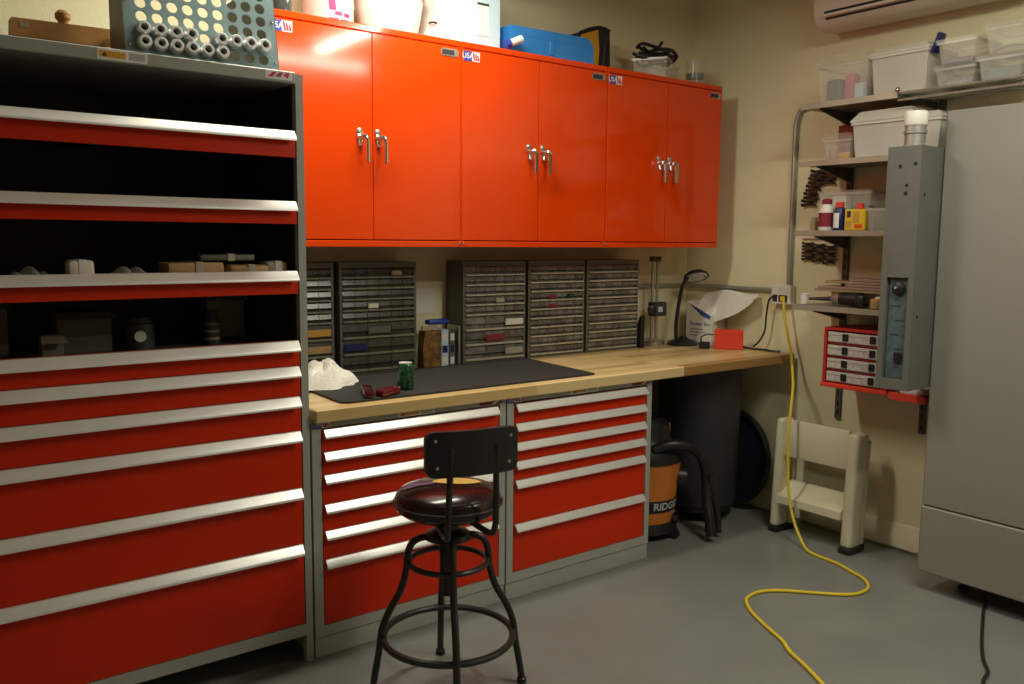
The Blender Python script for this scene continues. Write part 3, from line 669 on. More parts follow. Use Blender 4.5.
# can
cx, cy = 1.697, 2.912; z = .9200
t = thing('soda_can', 'dark green soda can standing on the black mat', 'can', (cx, cy, z))
obj('can_body', M().lathe([(.025, 0), (.031, .008), (.032, .012), (.032, .090), (.026, .1025)], (cx, cy, z), n=28), 'green_can', t)
obj('can_top', M().lathe([(.026, .103), (.0265, .1065), (.024, .1065), (.023, .1035), (0, .1035)], (cx, cy, z), n=28), 'alu', t)
obj('pull_tab', M().box(cx-.006, cx+.006, cy-.012, cy+.010, z+.104, z+.106, bev=.0008), 'alu', t)
# maroon pouch
t = thing('pocket_tool', 'dark red pocket tool lying open on the black mat near the can', 'tool', (1.555, 2.875, .9200))
obj('grip', M().box(1.500, 1.540, 2.80, 2.985, .9200, .9440, bev=.008, seg=2).rot(-.42, (1.52, 2.89, 0)), 'dark_red', t)
obj('head', M().box(1.53, 1.625, 2.805, 2.850, .9205, .9480, bev=.007, seg=2).rot(.32, (1.55, 2.83, 0)), 'ruby', t)
obj('hinge', M().cyl((1.622, 2.845, .922), (1.622, 2.845, .950), .012, n=14), 'chrome', t)

# height gauge
gx, gy = 3.640, 3.44
t = thing('height_gauge', 'twin column digital height gauge on a round base', 'gauge', (gx, gy, WT))
obj('base', M().lathe([(.060, 0), (.062, .006), (.062, .026), (.054, .034), (0, .034)], (gx, gy, WT), n=30), 'steel', t)
for s_ in (-.020, .020): obj('column', M().cyl((gx+s_, gy, WT+.034), (gx+s_, gy, 1.400), .0095, n=14), 'steel', t)
obj('top_bridge', M().box(gx-.036, gx+.036, gy-.015, gy+.015, 1.390, 1.418, bev=.003), 'dark_plastic', t)
hd = obj('slider', M().box(gx-.035, gx+.065, gy-.040, gy+.020, 1.080, 1.160, bev=.006), 'dark_plastic', t)
obj('display', M().box(gx-.010, gx+.025, gy-.0425, gy-.040, 1.105, 1.135), 'pale_blue', hd)
obj('hand_wheel', M().lathe([(.022, 0), (.026, .004), (.026, .018), (.020, .022), (0, .022)], (gx-.045, gy-.022, 1.120), (-.5, -1, 0), n=20), 'black', hd)
obj('black_cover', M().prism([(3.378, WT), (3.402, WT), (3.410, WT+.06), (3.404, WT+.13), (3.388, WT+.175), (3.376, WT+.185)], 'x', 3.470, 3.500), 'black', label='black curved plastic cover leaning on the end of the organizer', cat='cover')
# desk lamp
t = thing('desk_lamp', 'black goose-neck desk lamp with oval hood on the worktop', 'lamp', (3.80, 3.36, WT))
obj('base', M().lathe([(.090, 0), (.092, .010), (.080, .022), (.030, .036), (.018, .050), (0, .050)], (3.80, 3.36, WT), n=30), 'black', t)
obj('neck', M().tube([(3.765, 3.38, WT+.030), (3.760, 3.38, WT+.12), (3.768, 3.37, WT+.24), (3.785, 3.36, WT+.34), (3.815, 3.35, WT+.392)], .011, 10), 'black', t)
hm = M().lathe([(.020, .040), (.055, .032), (.078, .012), (.080, 0), (.074, 0), (.070, .010)], (0,0,0), (0,0,1), n=30)
hm.v = [(p[0]*.92, p[1]*.68, p[2]) for p in hm.v]
ri = M().lathe([(.068, .006), (.072, .001), (.058, -.002), (.050, .004)], (0,0,0), (0,0,1), n=30); ri.v = [(p[0]*.92, p[1]*.68, p[2]) for p in ri.v]
ln = M().lathe([(.050, .006), (0, .007)], (0,0,0), (0,0,1), n=30); ln.v = [(p[0]*.92, p[1]*.68, p[2]) for p in ln.v]
for q in (hm, ri, ln): q.rot(-.62, (0,0,0), 'X').rot(-.12, (0,0,0), 'Y').rot(-.62, (0,0,0)).move((3.858, 3.325, WT+.388))
hd = obj('hood', hm, 'black', t, fixn=False); obj('reflector_ring', ri, 'steel', hd, fixn=False); obj('lens', ln, 'glass_dark', hd, fixn=False)

# rag box, slanted top
bx0, bx1, by0, by1 = 3.905, 4.015, 3.235, 3.43
t = thing('rag_box', 'white cardboard dispenser box of rags with slanted blue opening', 'box', (3.96, 3.33, WT))
obj('walls', M().prism([(by0, WT), (by1, WT), (by1, WT+.245), (by0, WT+.165)], 'x', bx0, bx1), 'paper', t)
obj('blue_flap', M().add([(bx0-.001, by1-.015, WT+.236), (bx0-.001, by0+.012, WT+.168), (bx0-.001, by0+.022, WT+.148), (bx0-.001, by0+.08, WT+.166)], [(0,1,2,3)]), 'blue_ink', t, fixn=False)
obj('lettering', text_mesh('Boomer Box', .030, (bx0-.001, (by0+by1)/2-.006, WT+.118), (0,-1,0), (0,0,1), .0004), 'blue_ink', t)
m = M()
for k, (a, b) in enumerate(((.03, .13), (.03, .15), (.03, .09))): m.add([(bx0-.0012, by1-a, WT+.088-.018*k), (bx0-.0012, by1-b, WT+.088-.018*k), (bx0-.0012, by1-b, WT+.084-.018*k), (bx0-.0012, by1-a, WT+.084-.018*k)], [(0,1,2,3)])
obj('fine_print', m, 'blue_ink', t, fixn=False, kind='stuff')
def rag(u, v):
    x = 3.915 + .085*v + .010*math.sin(9*u)*(1-v)
    y = 3.36 - .385*u + .02*v
    z = WT + .205 + .05*u**.7 + .09*v*(1-.35*u) - .105*(1-v)*max(0, 1-abs(u-.30)/(.30 if u < .30 else .70)) + .010*math.sin(7*u+5*v)
    return (min(x, 4.022), y, z)
obj('white_rag', M().sheet(rag, 26, 10), 'white_cloth', label='white rag pulled out of the slanted box towards the wall', cat='rag', fixn=False, smooth=60)

# red case with power adapter
c = Vector((3.842, 3.065, 0)); ang = math.atan2(-.120, .100)
t = thing('red_case', 'small bright red rectangular case standing on the worktop', 'case', (3.842, 3.065, WT))
obj('shell', M().box(c.x-.078, c.x+.078, c.y, c.y+.055, WT, WT+.108, bev=.004).rot(ang, c), 'bright_red', t)
obj('lid_seam', M().box(c.x-.076, c.x+.076, c.y-.0008, c.y+.001, WT+.082, WT+.084).rot(ang, c), 'rack_red', t)
t = thing('power_adapter', 'black power adapter with looped lead beside the red case', 'adapter', (3.765, 3.17, WT))
obj('brick', M().box(3.735, 3.795, 3.150, 3.195, WT, WT+.038, bev=.005).rot(ang, (3.765, 3.17, 0)), 'black', t)
obj('lead', M().tube([(3.755, 3.185, WT+.03), (3.750, 3.18, WT+.065), (3.775, 3.16, WT+.080), (3.80, 3.135, WT+.078)], .004, 8), 'black', t)
obj('black_lead', M().tube([(3.93, 3.05, WT+.012), (3.945, 2.98, WT+.006), (3.955, 2.915, WT+.007), (3.950, 2.865, WT+.006), (3.965, 2.815, WT+.006)], .006, 8), 'black', label='short black lead lying on the worktop beside the red case', cat='cord')
obj('thin_lead', M().tube([(3.975, 2.880, 1.215), (3.962, 2.900, 1.190), (3.965, 2.915, 1.10), (3.970, 2.925, 1.02), (3.965, 2.955, .96), (3.955, 2.985, .930)], .005, 8), 'black', label='thin black cord hanging from the wall outlet box to the worktop', cat='cord')

# conduit and outlet box
t = thing('outlet_box', 'white surface outlet box with plugged cords on the wall', 'outlet', (4.0, 2.838, 1.17))
obj('box', M().box(3.978, XW-.001, 2.778, 2.900, 1.172, 1.275, bev=.005), 'white', t)
obj('socket', M().box(3.975, 3.9782, 2.795, 2.85, 1.185, 1.222, bev=.001), 'dark_plastic', t); obj('socket', M().box(3.975, 3.9782, 2.858, 2.885, 1.185, 1.222, bev=.001), 'dark_plastic', t)
obj('cover_screw', M().lathe([(.004, 0), (.003, .002)], (3.978, 2.84, 1.25), (-1,0,0), n=10), 'steel', t)
obj('conduit', M().cyl((4.012, 2.900, 1.245), (4.012, 3.53, 1.245), .011, n=12), 'conduit', label='grey conduit running along the right wall between corner and outlet box', cat='conduit')
obj('conduit', M().cyl((3.99, 3.535, 1.245), (3.2, 3.535, 1.245), .011, n=12), 'conduit', label='grey conduit running along the back wall behind the organizers', cat='conduit')
obj('conduit', M().tube([(4.010, 2.812, 1.276), (4.010, 2.812, 1.5), (4.010, 2.812, 1.8), (4.010, 2.812, 2.08), (4.010, 2.800, 2.16), (4.010, 2.760, 2.20), (4.010, 2.6, 2.205), (4.010, 2.2, 2.205)], .0125, 12, smooth=5), 'conduit', label='grey conduit rising from the outlet box and bending behind the top shelf', cat='conduit')

# ------------------------------------------------------------------ under the bench
vx, vy = 3.192, 3.06
t = thing('shop_vacuum', 'orange wet and dry vacuum with black hose beside the drawer cabinet', 'vacuum', (vx, vy, 0))
obj('tank', M().lathe([(.145, .075), (.155, .085), (.172, .25), (.188, .385), (.190, .40), (0, .40)], (vx, vy, 0), n=40), 'orange_plastic', t)
obj('skirt', M().lathe([(.170, .035), (.178, .04), (.165, .085), (.150, .09)], (vx, vy, 0), n=40), 'black', t)
obj('lid', M().lathe([(.196, .4005), (.198, .415), (.190, .44), (.150, .47), (.130, .52), (.125, .58), (.09, .615), (0, .62)], (vx, vy, 0), n=40), 'black', t)
obj('orange_accent', M().box(3.245, 3.285, 2.965, 2.985, .53, .585, bev=.006), 'orange_plastic', t)
obj('latch', M().box(3.265, 3.30, 2.925, 2.94, .465, .475, bev=.002), 'chrome', t)
n_v = Vector((.64, -.77, 0)).normalized()
p_ = Vector((vx, vy, .31)) + n_v*.178
obj('hose_port', M().lathe([(.050, -.03), (.050, .025), (.042, .045), (.030, .047)], p_, n_v, n=24), 'black', t)
m = M()
def va(a, z, r=None):
    r = (.155+.103*(z-.085)+.0028) if r is None else r
    return (vx + r*math.cos(a), vy + r*math.sin(a), z)
a1, a2 = math.radians(-125), math.radians(-38)
bd = obj('name_band', M().sheet(lambda u, v: va(a1+(a2-a1)*u, .150+.062*v), 20, 2), 'black', t, fixn=False)
# lettering bent round the tank
tm = text_mesh('RIDGID', .056, (0,0,0), (1,0,0), (0,1,0), .0002, bold=.0018)
am = math.radians(-87)
tm.v = [va(am + p[0]/.172, .181 + p[1]*.95, .155+.103*(.096+p[1]*.95)+.0042) for p in tm.v]
obj('lettering', tm, 'lettering_white', bd, fixn=False)
for k in range(4):
    a = math.radians(-70 + 90*k); p = Vector((vx+.175*math.cos(a), vy+.175*math.sin(a), .028))
    obj('caster', M().cyl(p+Vector((-.012*math.sin(a), .012*math.cos(a), 0)), p-Vector((-.012*math.sin(a), .012*math.cos(a), 0)), .028, n=18), 'black', t)
obj('drain_knob', M().lathe([(.024, 0), (.024, .02), (.015, .03), (0, .03)], Vector((vx, vy, .095)) + Vector((.45, -.89, 0))*.158, (.45, -.89, 0), n=18), 'black', t)
hose = [(3.12, 2.93, .47), (3.20, 2.87, .50), (3.30, 2.83, .475), (3.38, 2.83, .40), (3.40, 2.82, .30), (3.385, 2.80, .20), (3.37, 2.77, .12), (3.36, 2.745, .03)]
obj('hose', M().tube(hose, .026, 12), 'black', t)
obj('wand', M().tube([(3.40, 2.795, .33), (3.425, 2.79, .22), (3.445, 2.78, .12), (3.45, 2.775, .028)], .019, 12), 'black_metal', t)
# bin on dolly
bx, by = 3.665, 3.11
t = thing('waste_bin', 'large dark grey plastic waste bin under the worktop', 'bin', (bx, by, 0))
obj('bin_body', M().lathe([(.205, .09), (.212, .10), (.224, .81), (.232, .815), (.232, .845), (.218, .845), (.21, .80)], (bx, by, 0), n=48), 'dark_plastic', t, fixn=False)
obj('dolly', M().lathe([(.185, .060), (.20, .062), (.20, .089), (.15, .0895)], (bx, by, 0), n=40), 'black', t)
for k in range(5):
    a = math.radians(-112 + 72*k); p = Vector((bx+.165*math.cos(a), by+.165*math.sin(a), .027)); d_ = Vector((-math.sin(a), math.cos(a), 0))
    w_ = obj('caster', M().cyl(p-d_*.011, p+d_*.011, .027, n=18), 'black', t); obj('caster_fork', M().box(p.x-.014, p.x+.014, p.y-.014, p.y+.014, .034, .062, bev=.003), 'chrome', w_)
# round lid
cz, r = .285, .280; cen = Vector((3.945, 3.115, cz)); nx = Vector((-1, 0, .10)).normalized()
t = thing('round_lid', 'round dark lid leaning on the right wall behind the waste bin', 'lid', (3.97, 3.115, 0))
obj('disc', M().lathe([(.27, -.012), (r, -.008), (r, .010), (.268, .018), (.255, .018), (.245, .006), (.12, .006), (.10, .016), (0, .018)], cen, nx, n=56), 'navy_plastic', t)
obj('rim', M().ring(cen + nx*.012, .268, .009, 56, 8, axis=nx), 'black', t)

# folding step stool leaning on the wall
t = thing('step_stool', 'cream plastic folding step stool leaning on the right wall', 'step stool', (3.82, 2.44, 0))
SL = .045       # lean
def lean(m):
    m.v = [(p[0] + p[2]*SL, p[1], p[2]) for p in m.v]; return m
def post(y0, y1, x0, x1, zt):
    return lean(M().box(x0, x1, y0, y1, .028, zt, bev=.020, seg=3))
obj('side_leg', post(2.220, 2.282, 3.748, 3.850, .590), 'cream_plastic', t)
obj('side_leg', post(2.640, 2.690, 3.748, 3.850, .600), 'cream_plastic', t)
obj('rear_leg', lean(M().box(3.853, 3.885, 2.228, 2.275, .028, .55, bev=.008)), 'cream_plastic', t)
obj('rear_leg', lean(M().box(3.853, 3.885, 2.630, 2.675, .028, .55, bev=.008)), 'cream_plastic', t)
obj('top_step', lean(M().box(3.765, 3.80, 2.280, 2.642, .405, .597, bev=.010, seg=2)), 'cream_plastic', t)
obj('low_step', lean(M().prism([(3.735, .165), (3.80, .165), (3.86, .258), (3.85, .270), (3.79, .226), (3.735, .203)], 'y', 2.280, 2.642)), 'cream_plastic', t)
for (y0, y1) in ((2.218, 2.284), (2.638, 2.692)): obj('foot_cap', M().box(3.747, 3.856, y0, y1, 0, .030, bev=.004), 'black', t)
for (y0, y1) in ((2.226, 2.277), (2.628, 2.677)): obj('foot_cap', M().box(3.8575, 3.889, y0, y1, 0, .030, bev=.003), 'black', t)

# yellow extension cord
pts = [(3.968, 2.815, 1.205), (3.945, 2.795, 1.19), (3.935, 2.780, 1.13), (3.935, 2.755, 1.02), (3.932, 2.726, .93), (3.900, 2.690, .84), (3.80, 2.613, .77), (3.735, 2.575, .66), (3.712, 2.567, .55), (3.705, 2.555, .38), (3.695, 2.535, .24), (3.68, 2.49, .12), (3.66, 2.415, .02), (3.62, 2.34, .0075), (3.60, 2.20, .0075), (3.565, 2.106, .0075), (3.53, 2.02, .0075), (3.465, 1.955, .0075), (3.39, 1.935, .0075), (3.310, 1.955, .0075), (3.21, 2.05, .0075), (3.109, 2.156, .0075), (3.02, 2.20, .0075), (2.924, 2.187, .0075), (2.86, 2.13, .0075), (2.812, 2.061, .0075), (2.76, 1.96, .0075), (2.712, 1.859, .0075), (2.66, 1.79, .0075), (2.612, 1.694, .0075), (2.54, 1.57, .0075), (2.40, 1.35, .0075), (2.30, 1.10, .0075)]
t = thing('extension_cord', 'yellow extension cord hanging from the outlet and snaking over the floor', 'cord', (3.6, 2.3, 0))
obj('cable', M().tube(pts, .0072, 10), 'yellow_cord', t); obj('plug', M().box(3.955, 3.9745, 2.803, 2.827, 1.190, 1.216, bev=.004), 'yellow_cord', t)

# ------------------------------------------------------------------ bar stool
sx, sy = 1.513, 2.325
t = thing('bar_stool', 'black metal swivel stool with round dark red seat and low back', 'stool', (sx, sy, 0))
obj('seat', M().lathe([(.120, .612), (.150, .615), (.170, .630), (.177, .652), (.172, .674), (.155, .692), (.10, .708), (0, .714)], (sx, sy, 0), n=48), 'vinyl', t)
obj('seat_piping', M().ring((sx, sy, .652), .1765, .005, 48, 8), 'black', t)
def seat_z(r):
    P = [(0, .714), (.10, .708), (.155, .692), (.172, .674)]
    for (a, za), (b, zb) in zip(P, P[1:]):
        if r <= b: return za + (zb-za)*(r-a)/(b-a)
    return .66
def decal(cx, cy, L_, W_, ang, mt, nm):
    ca, sa = math.cos(ang), math.sin(ang)
    def fn(u, v):
        s_ = (u-.5)*L_; hw = W_*(max(0, 1-abs(2*u-1)**2.2))**.8; q = (v-.5)*hw
        x = cx + ca*s_ - sa*q; y = cy + sa*s_ + ca*q
        return (sx+x, sy+y, seat_z(math.hypot(x, y)) + .003)
    obj(nm, M().sheet(fn, 24, 6), mt, t, fixn=False)
decal(.030, -.005, .165, .075, -.55, 'emblem_yellow', 'seat_emblem')
decal(-.085, .040, .12, .030, -.45, 'emblem_purple', 'seat_print')
obj('swivel_screw', M().cyl((sx, sy, .33), (sx, sy, .60), .017, n=18), 'black_metal', t)
obj('hub', M().lathe([(.022, .59), (.030, .585), (.036, .560), (.070, .545), (.078, .528), (.055, .518), (.030, .51), (.026, .40), (.022, .395)][::-1], (sx, sy, 0), n=28), 'black_metal', t)
obj('foot_ring', M().ring((sx, sy, .192), .215, .0115, 56, 10), 'black_metal', t)
obj('brace_ring', M().ring((sx, sy, .447), .127, .0095, 44, 10), 'black_metal', t)
for k in range(4):
    a = math.radians(-26.5 + 90*k); u = Vector((math.cos(a), math.sin(a), 0)); c = Vector((sx, sy, 0))
    prof = [(.045, .530), (.085, .532), (.118, .515), (.134, .475), (.138, .425), (.158, .355), (.196, .285), (.219, .225), (.228, .16), (.242, .08), (.252, .018)]
    lg = obj('leg', M().tube([c + u*r + Vector((0,0,z)) for r, z in prof], .0118, 10, smooth=4), 'black_metal', t)
    obj('foot', M().lathe([(.016, 0), (.0175, .004), (.0165, .016), (.012, .02)], c + u*.252, n=16), 'black', lg)
ph = math.radians(-13); dx = Vector((math.cos(ph), math.sin(ph), 0)); nb = Vector((math.sin(ph), -math.cos(ph), 0))
bc = Vector((sx, sy, 0)) + nb*.205
m = M(); hw, z0, z1, rc = .150, .795, .935, .028
out = []
for (ux, uz, a0_) in ((hw-rc, z1-rc, 0), (-hw+rc, z1-rc, PI/2), (-hw+rc+.008, z0+rc, PI), (hw-rc-.008, z0+rc, 1.5*PI)):
    for q in range(6): a = a0_ + PI/2*q/5; out.append((ux+rc*math.cos(a), uz+rc*math.sin(a)))
def bp_(u, z, n): return bc + dx*u + nb*(n + .022*(1-(u/hw)**2)) + Vector((0,0,z))
bm = bmesh.new(); NU = 14
grid = []
# curved plate as strips between the two outlines
def span(u):
    lo, hi = z0, z1
    if abs(u) > hw-rc: d_ = math.sqrt(max(0, rc**2-(abs(u)-hw+rc)**2)); hi = z1-rc+d_; lo = z0+rc-d_
    return lo, hi
us = [-hw + .0005 + (2*hw-.001)*(.5-.5*math.cos(PI*k/28)) for k in range(29)]
fr = [(bp_(u, span(u)[0], .012), bp_(u, span(u)[1], .012), bp_(u, span(u)[0], -.008), bp_(u, span(u)[1], -.008)) for u in us]
for q in range(28):
    A, B = fr[q], fr[q+1]
    m.add([A[0], B[0], B[1], A[1]], [(0,1,2,3)]); m.add([A[2], A[3], B[3], B[2]], [(0,1,2,3)]); m.add([A[1], B[1], B[3], A[3]], [(0,1,2,3)]); m.add([A[0], A[2], B[2], B[0]], [(0,1,2,3)])
for q in (0, 28): m.add([fr[q][0], fr[q][1], fr[q][3], fr[q][2]], [(0,1,2,3)])
bm.free()
br = obj('backrest', m, 'black', t)
for (u, z) in ((-.122, .908), (.122, .908), (-.117, .826), (.117, .826), (-.075, .875), (.075, .875)):
    obj('screw', M().lathe([(.0055, 0), (.005, .0025), (.002, .0035)], bp_(u, z, .012), nb, n=12), 'steel', br)
for s_ in (-1, 1):
    pts = [bp_(s_*.075, .885, -.012+.02), bp_(s_*.075, .80, .002), bp_(s_*.078, .69, -.004), bp_(s_*.078, .62, -.012), bp_(s_*.072, .590, -.045), Vector((sx, sy, .594)) + dx*s_*.05]
    obj('back_post', M().tube(pts, .010, 10), 'black_metal', t)
obj('seat_plate', M().lathe([(.085, .600), (.085, .6115), (0, .6115)], (sx, sy, 0), n=28), 'black_metal', t)

# ------------------------------------------------------------------ shelves on the right wall
SX = 3.70; SYR, SYL = 1.90, 2.572
for (y, lab) in ((2.49, 'slotted dark shelf standard on the wall behind the clear tote'), (2.045, 'slotted dark shelf standard on the wall behind the grey machine')):
    t = thing('shelf_standard', lab, 'standard', (4.02, y, .60), 'slotted wall standards')
    obj('channel', M().box(4.014, XW-.001, y-.015, y+.015, .60, 2.155), 'standard', t)
    m = M()
    for k in range(30): m.box(4.0134, 4.0142, y-.005, y+.005, .62+.05*k, .645+.05*k)
    obj('slots', m, 'slit', t, kind='stuff')
ZS = [2.160, 1.890, 1.558, 1.198]
nm = ['wall shelf carrying the fill line of totes at the top of the wall', 'wall shelf carrying the milky lidded tote, second from the top', 'wall shelf carrying the yellow packet and bottles', 'wall shelf carrying the black drill driver, lowest of the shelves']
nm[0] = 'highest solid wall shelf, carrying two cloudy lidded totes'
for k, z in enumerate(ZS):
    yr = 2.085 if k == 0 else SYR
    t = thing('wall_shelf', nm[k], 'shelf', (3.86, (SYL+yr)/2, z), 'wall shelves on the slotted standards')
    obj('board', M().box(SX+.004, 4.012, yr, SYL, z-.016, z), 'shelf_metal', t)
    obj('front_edge', M().box(SX, SX+.0038, yr, SYL, z-.024, z+.003, bev=.001), 'shelf_edge', t)
    for y in (2.49,) if k == 0 else (2.49, 2.045):
        obj('bracket', M().prism([(4.0125, z-.0165), (SX+.04, z-.0165), (SX+.04, z-.028), (4.0125, z-.085)], 'y', y-.004, y+.004), 'standard', t)
# wire shelf beyond
t = thing('wire_shelf', 'chrome wire shelf carrying clear boxes above the grey machine', 'shelf', (3.86, 1.77, 2.15))
y0, y1 = 1.555, 2.080
for z in (2.156, 2.126): obj('front_rail', M().cyl((SX, y0, z), (SX, y1, z), .005, n=8), 'wire', t)
obj('back_rail', M().cyl((4.018, y0, 2.156), (4.018, y1, 2.156), .005, n=8), 'wire', t)
for x in (3.80, 3.91): obj('cross_rail', M().cyl((x, y0, 2.150), (x, y1, 2.150), .004, n=8), 'wire', t)
m = M(); n = 26
for k in range(n+1):
    y = y0 + (y1-y0)*k/n; m.cyl((SX, y, 2.1575), (4.018, y, 2.1575), .0022, n=6)
obj('wires', m, 'wire', t, kind='stuff')
for y in (y0+.005, y1-.005): obj('bracket', M().prism([(4.028, 2.149), (SX+.03, 2.149), (SX+.03, 2.140), (4.028, 2.118)], 'y', y-.003, y+.003), 'standard', t)
obj('end_clip', M().lathe([(.012, 0), (.012, .012), (.004, .016)], (SX-.004, y1-.004, 2.168), (-1, 0, 0), n=12), 'chrome', t)

# totes on the top shelves
Zt = 2.1635
tote('storage_tote', 'clear lidded tote with pink and teal things inside, on the highest solid shelf', 'tote', 3.735, 3.975, 2.252, 2.510, Zt, .170, 'clear', lid='clear', lidh=.05)
obj('toy_block', M().box(3.745+.01, 3.80, 2.40, 2.475, Zt+.0032, Zt+.105, bev=.006), 'teal_dark', label='teal grey carton inside the clear tote with pink cloth', cat='carton')
obj('pink_cloth', M().box(3.752+.01, 3.82, 2.335, 2.385, Zt+.0032, Zt+.125, bev=.012, seg=2), 'pink', label='folded pink cloth inside the clear tote on the highest solid shelf', cat='cloth')
obj('pale_carton', M().box(3.757, 3.80, 2.285, 2.33, Zt+.0032, Zt+.075, bev=.004), 'pale_blue', label='pale blue carton beside pink cloth inside the clear tote', cat='carton')
obj('amber_block', M().box(3.815, 3.86, 2.272, 2.315, Zt+.0032, Zt+.06, bev=.004), 'amber', label='amber block at the end inside the clear tote', cat='block')
tote('storage_tote', 'large milky lidded tote beside the tote with pink cloth', 'tote', 3.735, 3.975, 1.975, 2.235, Zt, .175, 'milky', lid='milky_lid', lidh=.035)
obj('blue_clip', M().box(3.745, 3.80, 1.945, 1.962, Zt+.150, Zt+.235, bev=.006, seg=2).rot(.35, (3.77, 1.95, Zt+.19), 'X'), 'deep_blue', label='dark blue strap hanging beside the large milky tote', cat='strap')
Zw = 2.1635
tote('parts_box', 'low clear box of grey parts on the wire shelf, beside the large milky tote', 'box', 3.735, 3.960, 1.775, 1.940, Zw, .078, 'clear', lid='clear', lidh=.012)
obj('hardware_heap', M().sheet(lambda u, v: (3.752+.19*u, 1.792+.13*v, Zw+.004+.05*math.sin(PI*u)**.3*math.sin(PI*v)**.3*(.8+.2*math.sin(31*u+17*v))), 14, 12), 'grey_stuff', label='grey hardware heap inside the low clear box', cat='hardware', kind='stuff', fixn=False)
tote('parts_box', 'clear box with dark bottom stacked on the low clear box', 'box', 3.738, 3.955, 1.780, 1.935, Zw+.0915, .095, 'clear', lid='clear', lidh=.012)
obj('folded_cloth', M().box(3.755, 3.94, 1.80, 1.915, Zw+.096, Zw+.118, bev=.006), 'emblem_purple', label='dull purple cloth on the bottom of the upper clear box', cat='cloth')
tote('parts_box', 'low clear box with blue contents at the end of the wire shelf', 'box', 3.735, 3.960, 1.590, 1.762, Zw, .092, 'clear', lid='clear', lidh=.012)
obj('blue_packets', M().box(3.755, 3.94, 1.61, 1.742, Zw+.004, Zw+.05, bev=.006), 'teal_dark', label='blue grey packets inside the low clear box at the shelf end', cat='packet')
tote('parts_box', 'tall clear box stacked on the low box with blue contents', 'box', 3.738, 3.955, 1.545, 1.740, Zw+.1055, .105, 'clear', lid='clear', lidh=.012)
obj('hand_tool', M().tube([(3.77, 1.72, Zw+.118), (3.77, 1.69, Zw+.128), (3.78, 1.63, Zw+.135), (3.80, 1.60, Zw+.118)], .006, 8), 'steel', label='small steel tool inside the tall clear box', cat='tool')
# second shelf
Z2 = 1.8935
tote('storage_tote', 'small milky lidded tote beside the book end on the second shelf', 'tote', 3.745, 3.93, 2.325, 2.465, Z2, .095, 'clear', lid='clear', lidh=.03)
obj('amber_pouch', M().box(3.757, 3.86, 2.338, 2.40, Z2+.0032, Z2+.035, bev=.008, seg=2), 'amber', label='amber pouch in the small tote on the second shelf', cat='pouch')
obj('pink_pouch', M().box(3.757, 3.86, 2.405, 2.452, Z2+.0032, Z2+.055, bev=.008, seg=2), 'pink_board', label='dull pink pouch in the small tote on the second shelf', cat='pouch')
tote('storage_tote', 'large milky lidded tote on the second shelf beside the white capped filter', 'tote', 3.735, 3.965, 2.025, 2.312, Z2, .160, 'milky', lid='milky_lid', lidh=.05)
tote('storage_tote', 'ribbed cloudy tote behind the white capped filter on the second shelf', 'tote', 3.74, 3.95, 1.905, 2.010, Z2, .150, 'milky', lid='milky_lid', lidh=.03)
t = thing('red_book', 'dark red book standing behind the small tote on the second shelf', 'book', (3.97, 2.44, Z2))
obj('cover', M().box(3.945, 3.975, 2.36, 2.52, Z2, Z2+.185, bev=.002), 'book_spine', t); obj('pages', M().box(3.949, 3.971, 2.358, 2.517, Z2+.004, Z2+.1835), 'paper', t)
# third shelf
Z3 = 1.5615
t = thing('spray_bottle', 'white bottle with maroon label and red cap on the shelf', 'bottle', (3.775, 2.44, Z3))
obj('bottle_body', M().lathe([(.034, 0), (.036, .006), (.036, .095), (.026, .115), (.022, .125)], (3.775, 2.452, Z3), n=24), 'white', t)
obj('label_band', M().lathe([(.0366, .018), (.0366, .085)], (3.775, 2.452, Z3), n=24), 'maroon', t)
obj('cap', M().lathe([(.023, .1255), (.024, .145), (.016, .152), (0, .152)], (3.775, 2.452, Z3), n=20), 'maroon', t)
t = thing('glue_bottle', 'slim blue and white bottle with red cap on the shelf', 'bottle', (3.765, 2.382, Z3))
obj('bottle_body', M().lathe([(.026, 0), (.028, .006), (.028, .095), (.020, .108)], (3.765, 2.375, Z3), n=22), 'deep_blue', t)
obj('white_label', M().sheet(lambda u, v: (3.765+.0285*math.cos(2.1+1.5*u), 2.375+.0285*math.sin(2.1+1.5*u), Z3+.012+.07*v), 10, 2), 'sticker_white', t, fixn=False)
obj('cap', M().lathe([(.020, .1085), (.020, .130), (.015, .135), (0, .135)], (3.765, 2.375, Z3), n=20), 'bright_red', t)
t = thing('yellow_packet', 'bright yellow printed packet with red top on the shelf', 'packet', (3.765, 2.28, Z3))
obj('packet', M().box(3.745, 3.785, 2.232, 2.338, Z3, Z3+.098, bev=.004), 'yellow', t)
obj('red_top', M().box(3.755, 3.775, 2.255, 2.285, Z3+.0985, Z3+.125, bev=.003), 'bright_red', t)
for (a, b, c_, d, mt) in ((2.262, 2.295, .035, .088, 'amber'), (2.305, 2.325, .06, .09, 'ink'), (2.30, 2.33, .012, .045, 'amber'), (2.245, 2.285, .010, .028, 'bright_red')):
    obj('print_patch', M().box(3.7440, 3.7450, a, b, Z3+c_, Z3+d), mt, t)
tote('storage_tote', 'clear tote with pale cartons standing behind the bottles and yellow packet', 'tote', 3.83, 3.985, 2.26, 2.53, Z3, .185, 'clear', lid='clear', lidh=.012)
obj('white_carton', M().box(3.85, 3.90, 2.40, 2.475, Z3+.004, Z3+.172, bev=.003), 'white', label='white carton inside the tote behind the bottles', cat='carton')
obj('teal_carton', M().box(3.85, 3.91, 2.285, 2.37, Z3+.004, Z3+.12, bev=.003), 'teal_dark', label='dark teal carton inside the tote behind the bottles', cat='carton')
tote('parts_box', 'small clear box with white contents beside the yellow packet', 'box', 3.745, 3.90, 2.06, 2.222, Z3, .100, 'clear', taper=.006)
